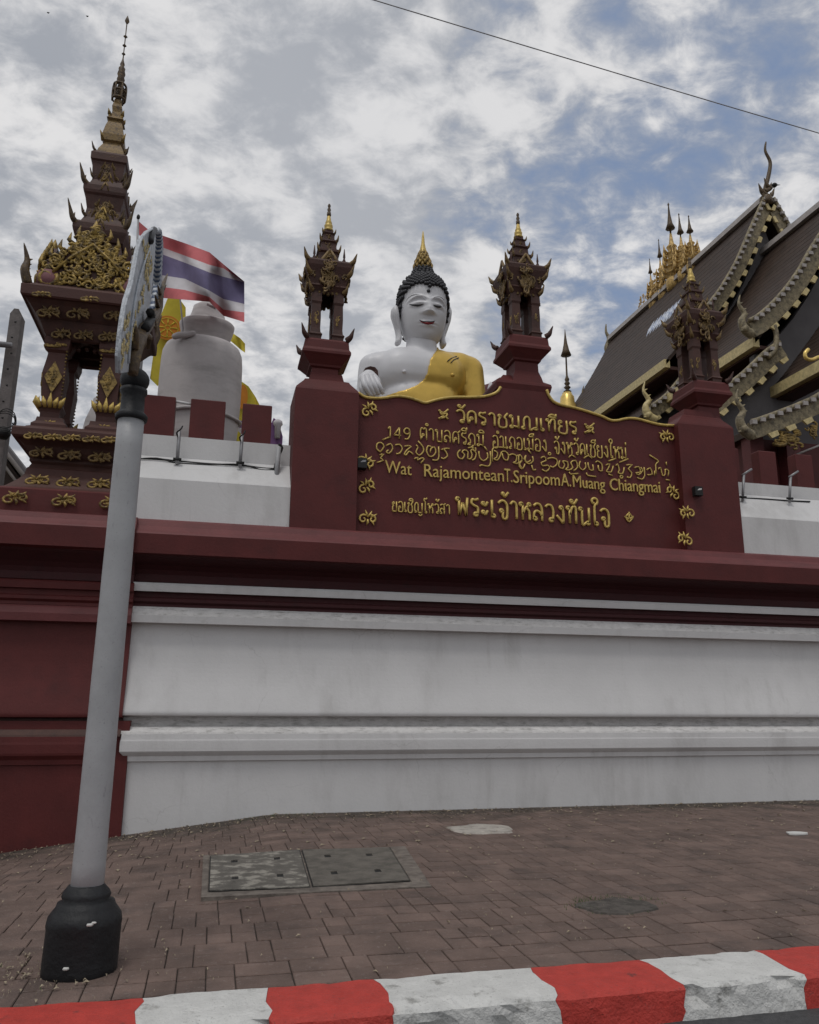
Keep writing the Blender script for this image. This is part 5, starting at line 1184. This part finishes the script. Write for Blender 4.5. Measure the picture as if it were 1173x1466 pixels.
for i, v in enumerate(b.v):
    q = noise.noise(Vector(v)*6)*.012; b.v[i] = (v[0] + q, v[1] + q*.6, v[2] + q*.3 if v[2] > .05 else v[2])
b.build('base', BLACK, sp)
for px, py in ((128, 1325), (134, 1322), (94, 1388)):
    d = ray(px, py); 
    c = Vector((XP, YPp, 0)); best = None
    for k in range(400):
        t = .5 + k*.02; q = CAMPOS + d.normalized()*t
        if (q.x-XP)**2 + (q.y-YPp)**2 < .184**2: best = q; break
    if best: b = MB(); b.ball(best + Vector((0, .006, 0)), .015 if px != 134 else .011, 5, 1.2, .6, .6); b.build('paint_chip', PAPER, sp)
b = MB(); b.lathe(XP, YPp, [(.072, zt1-.02), (.086, zt1-.015), (.09, zt1+.01), (.078, zt1+.025), (.066, zt1+.035), (.064, zp(566)), (.076, zp(562)), (.074, zp(557)), (.05, zp(555))], 28); b.build('collar', BLACK, sp)
zk = zp(544); b = MB(); b.ball((XP, YPp, zk), .082, 20, 1, 1, .9); b.build('ball_knob', BLACK, sp)
# sign board: stands in the plane of the post, reaching back over the pavement
XB = XP - .01
def PBd(px, py, dx=0): return PX(px, py, XB + dx)
outer = [(171, 534), (170.5, 510), (172.5, 485), (176, 458), (181, 430), (189, 405), (195, 372), (201, 345), (211, 332), (221, 326), (223, 340), (222, 365), (219, 400), (216, 430), (211, 455), (203, 485), (196, 510), (189, 532)]
P = [PBd(*q) for q in outer]; b = MB(); b.slab(P, (-.02, 0, 0)); b.build('sign_board', SILV, sp)
b = MB(); b.tube(catmull([PBd(*q, .006) for q in outer[:10]], 3), .007, 6); b.tube(catmull([PBd(*q, .006) for q in ((218, 345), (205, 380), (195, 420), (188, 470), (184, 520))], 4), .008, 5); b.build('board_rim', SILV, sp)
b = MB(); 
for i in range(60):
    px, py = random.choice([(173 + i*.1, 528 - i*1.4), (205 + i*.1, 345 + i*1.2), (180 + i*.55, 500 - i*2.2)]); c = PBd(px + random.uniform(0, 8), py, .006); lump(b, c, UY, UZ, .045, i, 4, .6)
b.build('board_relief', CARVE, sp)
# scaled edge: blue and pale teeth
eb = [(227, 338), (228, 352), (227, 370), (226, 390), (225, 410), (223, 430), (219, 452)]
C = catmull([PBd(*q) for q in eb], 6); b1, b2 = MB(), MB()
for i in range(len(C)-1):
    (b1 if i % 2 else b2).tube([C[i] + UY*-.07, C[i] + UY*.05 + UZ*.01], .026, 6)
b1.build('scale_edge', BLUE, sp); b2.build('scale_edge', SILV, sp)
b = MB(); b.tube(catmull([PBd(*q, .01) for q in ((215, 346), (217, 336), (221, 329))], 3), .022, 8); b.build('board_cap', HAIR, sp)
# naga bracket
b = MB(); C = catmull([PBd(*q, .02) for q in ((190, 536), (193, 510), (198, 488), (206, 472), (214, 462), (220, 448))], 4); n = len(C); b.tube(C, [.028 + .014*math.sin(PI*k/(n-1)) for k in range(n)], 8)
b.ball(PBd(199, 488, .02), .045, 9, 1, 1, 1.4); b.tube([PBd(193, 500, .02), PBd(195, 478, .02), PBd(195, 466, .02)], [.02, .02, .004], 6); b.tube([PBd(206, 478, .02), PBd(213, 482, .02), PBd(212, 500, .02)], [.022, .025, .012], 6)
b.build('naga_bracket', BROWN, sp)
b = MB(); C = catmull([PBd(*q, .03) for q in ((216, 460), (226, 445), (229, 425), (233, 410), (240, 392))], 4); n = len(C); b.tube(C, [.028*(1 - (k/(n-1))**2) + .004 for k in range(n)], 7)
for q, w in (((226, 438), (222, 422)), ((230, 424), (226, 408)), ((233, 412), (238, 408))): b.tube([PBd(*q, .03), PBd(*w, .03)], [.02, .003], 5)
b.build('naga_crest', BROWN, sp)
b = MB(); b.tube(catmull([PBd(*q, .045) for q in ((208, 470), (217, 456), (215, 447))], 3), .027, 7); b.build('bracket_clasp', DARK, sp)

# ================================================================== TEMPLE HALL
hall = thing('temple_hall', 'temple hall with stacked dark roofs, silver bargeboards and pale ridges', 'temple', (14, 18, 0))
XR = 14.0
def curve_slope(xr, zr_, xe, ze, n=8, sag=.10):
    out = []
    for k in range(n+1):
        t = k/n; out.append((xr + (xe-xr)*t, zr_ + (ze-zr_)*(t + sag*4*t*(1-t)*.55)))
    return out
def roof_part(xr, zr_, xe, ze, y0, y1, sag=.10, name='roof', both=True, th=.12):
    both = both and name == 'roof'; b = MB(); S = curve_slope(xr, zr_, xe, ze, 8, sag)
    sides = [S] + ([[(2*XR - x, z) for x, z in S]] if both else [])
    for L in sides:
        b.prism(L + [(x, z - th) for x, z in reversed(L)], y0, y1)
    return b.build(name, ROOF, hall), S
def tiles(S, y0, y1, par):       # raised tile courses along the slope
    b = MB()
    for (x0, z0), (x1, z1) in zip(S, S[1:]):
        for q in (0, .33, .66):
            x, z = x0 + (x1-x0)*q, z0 + (z1-z0)*q; d = Vector((x1-x0, 0, z1-z0)).normalized(); nrm = Vector((d.z, 0, -d.x)); nrm = nrm if nrm.z > 0 else -nrm
            p = Vector((x, 0, z)); a = p + nrm*.002; c = p + d*.05 + nrm*.007; e = p + d*.06 + nrm*.001
            b.add([(a.x, y0, a.z), (c.x, y0, c.z), (e.x, y0, e.z), (a.x, y1, a.z), (c.x, y1, c.z), (e.x, y1, e.z)], [(0, 1, 4, 3), (1, 2, 5, 4), (0, 2, 1), (3, 4, 5)])
    o = b.build('tile_courses', ROOF, par, fixn=False); o.matrix_parent_inverse = Matrix(); o['kind'] = 'stuff'
def bargeboard(C, y, w=.34, name='bargeboard', beads=True, th=.10):
    # C: curve of points (x, z) down the gable edge
    P = catmull([Vector((x, y, z)) for x, z in C], 6); b = MB(); U, L = [], []
    for i, p in enumerate(P):
        t = (P[min(i+1, len(P)-1)] - P[max(i-1, 0)]).normalized(); n_ = Vector((-t.z, 0, t.x)); n_ = n_ if n_.z > 0 else -n_
        U.append(p + n_*w*.5); L.append(p - n_*w*.5)
    R = [[u, l, l + UY*th, u + UY*th] for u, l in zip(U, L)]
    b.rings(R); b.tube([u - UY*.03 for u in U], .045, 6); bo = b.build(name, BARGE, hall)
    tot = sum((P[i+1]-P[i]).length for i in range(len(P)-1)); 
    def walk(step, offs, sz_, shape):
        bb = MB(); acc = 0; nxt = step/2
        for i in range(len(P)-1):
            seg = (P[i+1]-P[i]); L_ = seg.length; t = seg.normalized(); n_ = Vector((-t.z, 0, t.x)); n_ = n_ if n_.z > 0 else -n_
            while nxt < acc + L_:
                p = P[i] + t*(nxt - acc) + n_*offs*w - UY*.05
                if shape == 'bead': bb.box(p.x-sz_*.5, p.x+sz_*.5, p.y-sz_*.5, p.y+sz_*.3, p.z-sz_*.4, p.z+sz_*.4)
                elif shape == 'crest': bb.tube([p, p + n_*sz_ + t*sz_*-.2 , p + n_*sz_*2.0 + t*sz_*-.7], [sz_*.55, sz_*.4, .003], 5)
                else:
                    bb.slab([p - t*sz_, p + t*sz_, p + t*sz_*.55 - n_*sz_*1.25, p - t*sz_*.75 - n_*sz_*1.1], (0, -.03, 0))
                nxt += step
            acc += L_
        return bb
    if beads:
        o1 = walk(.20, .40, .095, 'bead').build('bead_row', RIDGE, bo); o1['kind'] = 'stuff'; o1.matrix_parent_inverse = Matrix()
        nd = int(tot/.40)
        for q in range(nd):
            want = (q + .5)*.40; acc = 0
            for i in range(len(P)-1):
                L_ = (P[i+1]-P[i]).length
                if acc + L_ >= want:
                    t = (P[i+1]-P[i]).normalized(); n_ = Vector((-t.z, 0, t.x)); n_ = n_ if n_.z > 0 else -n_; p = P[i] + t*(want-acc) - n_*w*.46 - UY*.03
                    bb = MB(); bb.slab([p - t*.10, p + t*.11, p + t*.07 - n_*.10, p - t*.10 - n_*.09], (0, -.04, 0)); o3 = bb.build('gilt_drop', CARVE, bo); o3.matrix_parent_inverse = Matrix(); break
                acc += L_
    return bo, P
def naga(x, y, z, s, m=BARGE, name='naga_finial', flip=1):
    b = MB(); P = catmull([Vector((x + .25*s*flip, y, z - .10*s)), Vector((x - .02*s*flip, y, z + .05*s)), Vector((x - .12*s*flip, y, z + .35*s)), Vector((x + .02*s*flip, y, z + .62*s)), Vector((x - .16*s*flip, y, z + .95*s)), Vector((x - .08*s*flip, y, z + 1.30*s))], 5); n = len(P)
    b.tube(P, [s*(.15*(1-(k/(n-1))**1.3) + .015) for k in range(n)], 8)
    for k in range(5, n-5, 3): b.tube([P[k], P[k] + Vector((.16*flip*s, 0, .10*s))], [.06*s, .004], 5)
    b.ball(P[5] + Vector((-.03*s*flip, -.02, 0)), .15*s, 8); b.tube([P[4], P[4] + Vector((-.28*s*flip, -.05, -.06*s))], [.09*s, .01], 6)
    return b.build(name, m, hall)
def gable(y, xr, zr_, curve, zb, name='gable_wall'):
    b = MB(); b.prism([(xr, zr_)] + [(x, z) for x, z in curve] + [(curve[-1][0], zb), (xr, zb)], y, y + .15)
    b.prism([(xr, zr_)] + [(2*XR - x, z) for x, z in curve] + [(2*XR - curve[-1][0], zb), (xr, zb)], y, y + .15); return b.build(name, GREYW, hall)
def ridge(y0, y1, z): b = MB(); b.prism([(XR-.16, z-.04), (XR-.13, z+.14), (XR+.13, z+.14), (XR+.16, z-.04)], y0, y1); b.build('ridge', RIDGE, hall)
def eave(x, z, y0, y1, flip=1): b = MB(); b.box(x-.05, x+.10, y0, y1, z-.20, z+.02); b.build('gilt_eave_board', CARVE, hall); b = MB(); b.box(x+.1, x+.5, y0, y1, z-.24, z-.16); b.build('soffit', REDD, hall)
def xz(px, py, y): p = PY(px, py, y); return (p.x, p.z)
# tier A, the highest, seen to its far end
YA = 16.3; zRA = 14.72
oA, SA = roof_part(XR, zRA, 10.55, 9.62, YA, 25.2, .12); tiles(SA, YA, 25.2, oA); ridge(YA, 25.2, zRA)
cA = [xz(*q, YA) for q in ((1097, 290), (1077, 335), (1060, 375), (1045, 403), (1030, 427), (1012, 450), (992, 470))]
bargeboard(cA, YA - .12, .33); bargeboard([(2*XR - x, z) for x, z in cA], YA - .12, .33)
gable(YA + .25, XR, zRA - .3, [(x + .25, z - .45) for x, z in cA[1:]], 6.0)
b = MB(); pc = [PY(*q, YA - .1) for q in ((1098, 292), (1096, 272), (1101, 250), (1103, 232), (1096, 216), (1097, 203))]; C = catmull(pc, 4); n = len(C); b.tube(C, [.055*(1-(k/(n-1)))**.7 + .10*(k < 3) + .018 for k in range(n)], 8)
for k in range(6): horn(b, PY(1094 + (k % 3)*4, 290 - k*4, YA - .15), ((-1)**k, -.2, 0), .28, 1, .1, .25)
b.build('roof_horn', BROWN, hall)
eave(10.55, 9.62, YA, 25.2)
# far end gable trim
b = MB(); P = [PY(*q, 25.3) for q in ((872, 508), (862, 540), (850, 570), (843, 592))]; b.tube(catmull(P, 4), .10, 6)
for p in catmull(P, 4)[::1]: b.tube([p, p + Vector((-.22, 0, .05))], [.06, .01], 5)
b.build('rear_bargeboard', BARGE, hall)
b = MB(); C = catmull([PY(*q, 25.3) for q in ((874, 508), (869, 498), (872, 485), (868, 475), (868, 464))], 4); b.tube(C, [.12*(1-k/(len(C)-1))+.02 for k in range(len(C))], 6); b.tube([PY(872, 502, 25.3), PY(882, 496, 25.3)], [.09, .02], 5); b.build('roof_horn', BARGE, hall)
for q in ((840, 588), (848, 590)):
    p = PY(*q, 25.0); naga(p.x, p.y, p.z, .75)
# tier B
YBt = 12.9; zRB = 13.25
oB, SB = roof_part(XR, zRB, 10.45, 8.62, YBt, 17.2, .10); tiles(SB, YBt, 17.2, oB); ridge(YBt, 16.6, zRB)
cB = [(XR, zRB)] + [xz(*q, YBt) for q in ((1173, 352), (1150, 392), (1128, 424), (1105, 450), (1085, 467), (1072, 474))]
bargeboard(cB, YBt - .12, .36); bargeboard([(2*XR - x, z) for x, z in cB], YBt - .12, .36)
gable(YBt + .22, XR, zRB - .3, [(x + .25, z - .40) for x, z in cB[1:]], 6.0); eave(10.45, 8.62, YBt, 16.3)
p = PY(1068, 474, YBt - .15); naga(p.x, p.y, p.z, .62)
# tier C, nearest and lowest of the main roofs
YCt = 10.9 + .6; zRC = 11.6
oC, SC = roof_part(XR, zRC, 10.9, 7.62, YCt, 13.8, .08); tiles(SC, YCt, 13.8, oC); ridge(YCt, 13.4, zRC); eave(10.9, 7.62, YCt, 13.6)
# aisle roofs under A, B and C
oa, Sa = roof_part(11.4, 9.55, 8.6, 7.15, YA, 24.5, .05, 'aisle_roof'); tiles(Sa, YA, 24.5, oa)
ca = [xz(*q, YA) for q in ((990, 530), (975, 551), (955, 575), (935, 590), (922, 597))]
bargeboard(ca, YA - .1, .30); p = PY(930, 597, YA - .15); naga(p.x, p.y, p.z, .70, CARVE)
ob, Sb = roof_part(10.9, 8.0, 9.0, 6.75, YBt, 16.4, .05, 'aisle_roof'); tiles(Sb, YBt, 16.4, ob)
cb = [xz(*q, YBt) for q in ((1117, 503), (1098, 516), (1067, 546), (1040, 567), (1016, 586), (1004, 594))]
bargeboard(cb, YBt - .1, .34)
b = MB(); C = catmull([PY(*q, YBt - .15) for q in ((1100, 512), (1110, 500), (1112, 480), (1108, 466))], 4); b.tube(C, .06, 6); b.build('naga_finial', BARGE, hall)
g_ = MB(); g_.prism([cb[0], cb[2], cb[-1], (cb[-1][0], 5.0), (11.5, 5.0), (11.5, 8.2)], YBt + .2, YBt + .3); g_.build('aisle_gable', GREYW, hall)
g_ = MB(); g_.prism([ca[0], ca[2], ca[-1], (ca[-1][0], 6.0), (12, 6.0), (12, 9.0)], YA + .2, YA + .3); g_.build('aisle_gable', GREYW, hall)
YC2 = 11.3
oc, Sc = roof_part(11.2, 7.15, 8.95, 6.0, YC2, 13.2, .05, 'aisle_roof'); tiles(Sc, YC2, 13.2, oc)
cc = [xz(*q, YC2) for q in ((1215, 548), (1173, 578), (1145, 592), (1115, 604), (1085, 615), (1074, 618))]
bargeboard(cc, YC2 - .1, .30); p = PY(1066, 618, YC2 - .15); naga(p.x, p.y, p.z, .60)
b = MB(); lump(b, PY(1130, 628, YC2 - .05), UX*1.8, UZ*.7, .28, 5, 16, .9); lump(b, PY(1165, 615, YC2 - .05), UX, UZ, .2, 6, 12, .9); b.build('gilt_valance', GOLDD, hall)
for q, m in (((1150, 518), GOLDB),):
    P = catmull([PY(x, y, YCt - .6) for x, y in ((1158, 500), (1153, 506), (1155, 513), (1163, 515), (1173, 511), (1190, 508))], 4); b = MB(); b.tube(P, .035, 6); b.build('gilt_hook', m, hall)
b = MB(); b.box(9.1, 19, 11.75, 24, 0, 5.95); b.build('hall_wall', RED, hall); b = MB(); b.box(11.3, 16.7, 16.8, 24.6, 5.9, 10.2); b.build('clerestory_wall', REDD, hall); b = MB(); b.box(11.5, 16.5, 13.4, 16.75, 5.9, 8.7); b.build('clerestory_wall', REDD, hall)
for x in (9.0, 9.75): b = MB(); b.box(x, x + .28, 11.5, 11.74, 0, 5.9); b.build('hall_column', REDL, hall)
b = MB(); b.tube([PY(1137, 652, 11.4), PY(1185, 633, 11.4)], .02, 5); b.build('hand_rail', RIDGE, hall)
# ridge ornament: cluster of gilded umbrella spires along the ridge
ro_ = thing('ridge_spire_cluster', 'cluster of gilded umbrella spires standing on the highest roof ridge', 'roof ornament', (XR, 21, zRA))
def umbrella_spire(y, ztip, zbase, s, label=None):
    H = ztip - zbase; b = MB()
    L = [(.20*s, zbase-.3), (.22*s, zbase+.02*H), (.13*s, zbase+.06*H)]
    for k in range(5): z_ = zbase + H*(.08 + .085*k); r_ = s*(.24 - .028*k); L += [(r_, z_), (r_*1.12, z_ + .012*H), (r_*.55, z_ + .045*H)]
    L += [(.05*s, zbase+.52*H), (.03*s, zbase + .60*H)]
    b.lathe(XR, y, L, 10); o = b.build('spire_body', GOLDS, ro_)
    b = MB(); b.lathe(XR, y, [(.02*s, zbase+.58*H), (.03*s, zbase + .66*H), (.13*s, zbase + .665*H), (.07*s, zbase + .73*H), (.035*s, zbase+.84*H), (.015*s, zbase+.96*H), (.03*s, zbase+.975*H), (.006, ztip)], 8); o = b.build('spire_tip', BROWN, ro_)
    b = MB()
    for k in range(4):
        for a in range(6): an = a*PI/3; r_ = s*(.25-.03*k); p = Vector((XR + r_*math.cos(an), y + r_*math.sin(an), zbase + H*(.08+.085*k))); b.tube([p, p + Vector((math.cos(an)*.07, math.sin(an)*.07, .10))*s, p + Vector((math.cos(an)*.08, math.sin(an)*.08, .26))*s], [.05*s, .035*s, .004], 4)
    b.build('spire_leaves', GOLDS, ro_)
for px, py, s_ in ((930, 370, .8), (943, 342, .9), (957, 290, 1.6), (972, 305, 1.15), (986, 308, 1.15)):
    p = PX(px, py, XR); umbrella_spire(p.y, p.z, zRA + .05, s_*.78)
for (px, py, zt_) in ((936, 400, 16.0), (950, 385, 16.2), (965, 365, 16.4), (980, 370, 16.1), (993, 380, 15.9)):
    p = PX(px, py, XR); umbrella_spire(p.y, p.z - .3, zRA + .05, .6)
b = MB()
for k in range(46):
    y_ = 19.6 + 3.2*random.random(); z_ = zRA + .1 + random.random()*1.1*(1 - abs(y_-21)/2.6); lump(b, Vector((XR - .12, y_, z_)), UY, UZ, .13, k, 5, 1)
b.build('gilt_foliage', GOLDS, ro_)
b = MB()
S2 = curve_slope(XR, zRA, 10.55, 9.62, 8, .12)
for k in range(8):
    a = PX(978 - k*5.5, 428 + k*4.6, 13.25); c = PX(958 - k*4.6, 462 + k*4.2, 12.75); b.tube([a, a.lerp(c, .5) + Vector((-.03, 0, .03)), a.lerp(c, .85), c], [.06, .085, .085, .03], 8)
b.build('scalloped_apron', BLUW, ro_)
# small golden stupa spire
p0, p1 = PY(812, 472, 25), PY(812, 586, 25); H = p0.z - p1.z; st = thing('golden_stupa', 'slender golden stupa with a thin umbrella spire, seen between turret and temple roof', 'stupa', (p1.x, 25, 1))
b = MB(); b.lathe(p1.x + .03, 25, [(.55, 1), (.50, p1.z - 1), (.36, p1.z), (.27, p1.z+.08*H), (.25, p1.z+.15*H), (.20, p1.z+.17*H), (.17, p1.z + .20*H)], 18); b.build('bell', GOLDB, st)
b = MB(); L = []
for k in range(4): z_ = p1.z + H*(.20 + .05*k); L += [(.07, z_), (.15 - .02*k, z_ + .02*H), (.06, z_+.04*H)]
L += [(.035, p1.z+.42*H), (.03, p1.z+.66*H), (.04, p1.z+.665*H), (.20, p1.z+.67*H), (.13, p1.z+.73*H), (.07, p1.z+.82*H), (.03, p1.z + .93*H), (.01, p1.z + H)]
b.lathe(p1.x + .05, 25, L, 10); b.build('umbrella_spire', BROWN, st)
# low pink gabled roof between the big statue and the central turret
b = MB(); P = [PY(x, y, 20) for x, y in ((690, 566), (690, 552), (703, 548), (716, 540), (722, 548), (722, 566))]; b.slab(P, (0, .6, 0)); tag(b.build('pink_shrine_roof', PINK), 'sliver of a pinkish shrine roof between the statue shoulder and the central turret', 'shrine roof')
p = PY(702, 557, 19.9); b = MB(); b.lathe(p.x, 19.85, [(.10, p.z-.4), (.10, p.z), (.06, p.z+.12), (.02, p.z+.2)], 10); tag(b.build('pale_finial', FWHT), 'small pale figure top in front of the pinkish shrine roof', 'finial')

b = MB(); P = [PY(x, y, 16) for x, y in ((116, 622), (122, 600), (131, 582), (134, 570), (141, 566), (141, 622))]; b.slab(P, (0, .5, 0)); tag(b.build('white_gable', STAT), 'white sloping gable seen through the opening of the tall shrine', 'gable')
# ================================================================== LEFT BACKGROUND
a, c = PY(23, 448, 12.8), PY(6, 690, 12.8); up = thing('utility_pole', 'weathered concrete utility pole with bolt holes at the left edge', 'utility pole', (c.x, 12.8, 0))
xm = (a.x + c.x)/2 - .05; hw_ = .085
b = MB(); b.box(xm-hw_, xm+hw_, 12.7, 12.95, -.3, a.z - .06); b.rings([[(xm-hw_, 12.7, a.z-.06), (xm+hw_, 12.7, a.z-.06), (xm+hw_, 12.95, a.z-.06), (xm-hw_, 12.95, a.z-.06)], [(xm-hw_*.4, 12.7, a.z+.03), (xm+hw_*.4, 12.7, a.z+.03), (xm+hw_*.4, 12.95, a.z+.03), (xm-hw_*.4, 12.95, a.z+.03)]], cap0=False); b.build('pole_shaft', CONC3, up)
b = MB()
for k in range(16): b.ball((xm + .01*(-1)**k, 12.70, a.z - .2 - .27*k), .018, 6, 1, .4, 1)
b.build('bolt_holes', DARK, up)
p = PY(12, 494, 12.6); b = MB(); b.tube([(p.x - 1.6, 12.6, p.z), (p.x + .05, 12.6, p.z)], .05, 8); b.build('cross_bar', METAL, up)
# dish basket on the pole
p = PY(9, 606, 12.55); b = MB()
for k in range(3): b.tube([(p.x + .15*math.cos(t_*PI/8), 12.5 - .04*k, p.z + (.22 - .05*k)*math.sin(t_*PI/8)) for t_ in range(17)], .008, 5)
b.ball((p.x - .02, 12.55, p.z - .16), .11, 8); b.build('dish_basket', DARK, up)
hs = thing('house', 'dark roofed house with a pale fascia behind the wall at far left', 'house', (-8, 22, 0))
e0, e1 = PY(0, 624, 21.5), PY(50, 688, 21.5); sl = (e1.z - e0.z)/(e1.x - e0.x); ap = Vector((e0.x - 2.2, 21.5, e0.z - 2.2*sl))
b = MB(); pr_ = [(ap.x, ap.z), (e1.x, e1.z), (e1.x, e1.z-.14), (ap.x, ap.z-.14)]; b.prism(pr_, 21.5, 27); b.prism([(2*ap.x - x, z) for x, z in pr_], 21.5, 27); b.build('roof', GREYW, hs)
b = MB(); b.tube([(ap.x, 21.46, ap.z-.22), (e1.x, 21.46, e1.z-.22)], .06, 6); b.tube([(ap.x, 21.46, ap.z-.42), (e1.x-.15, 21.46, e1.z-.42)], .04, 6); b.build('fascia', RIDGE, hs)
b = MB(); b.prism([(ap.x, ap.z-.15), (e1.x-.35, e1.z-.0), (e1.x-.35, 0), (2*ap.x-e1.x+.35, 0), (2*ap.x-e1.x+.35, e1.z)], 21.8, 26.8); b.build('wall', ROOF, hs)
for P_, lb in ((((17, 615), (48, 652)), 'lower thin wire running from the utility pole to the shrine'), (((18, 606), (36, 622)), 'upper thin wire running from the utility pole to the shrine')):
    b = MB(); a, c = PY(*P_[0], 12.8), PY(*P_[1], 12.4); c = a + (c-a)*1.5; b.tube([a, a.lerp(c, .5) - UZ*.03, c], .012, 5); tag(b.build('wire', DARK), lb, 'wire')
# overhead cable crossing the sky
b = MB(); a, c = PY(575, 0, 6.0), PY(1173, 180, 6.0); d = c - a; P = [a + d*t for t in [-2.5 + .25*k for k in range(21)]]
P = [p - UZ*(.10*(1 - ((k-12)/8)**2) if abs(k-12) < 8 else 0) for k, p in enumerate(P)]
b.tube(P, .005, 6); tag(b.build('overhead_cable', METAL), 'thin overhead cable crossing the upper right sky', 'cable')
p = PY(1109, 265, 20); b = MB(); b.ball(p, .10, 8, 1, 1, .8); b.tube([p, p + Vector((.25, 0, .06))], [.04, .005], 4); tag(b.build('bird', DARK), 'tiny dark bird beside the topmost roof horn', 'bird')
for px, py, lb in ((69, 18, 'tiny dark bird in the sky at upper left, farthest left'), (125, 23, 'tiny dark bird in the sky beside the needle spire')):
    p = PY(px, py, 30); b = MB(); b.ball(p, .035, 6, 1.4, 1, .7); b.tube([p + Vector((-.06, 0, .02)), p, p + Vector((.06, 0, .03))], [.004, .02, .004], 4); tag(b.build('bird', DARK), lb, 'bird')

for o in bpy.data.objects:
    if o.type == 'MESH' and o.parent and o.name.split('.')[0] in ('hair_curls', 'flame_leaves', 'gable_carving', 'tier_carving', 'post_carving', 'bead_string', 'carving', 'bell_carving', 'board_relief', 'gilt_foliage', 'spire_leaves', 'scale_edge', 'ring_cage', 'gilt_valance', 'hanging_fringe', 'bolt_holes', 'gold_scroll', 'gold_plaque'):
        o['kind'] = 'stuff'
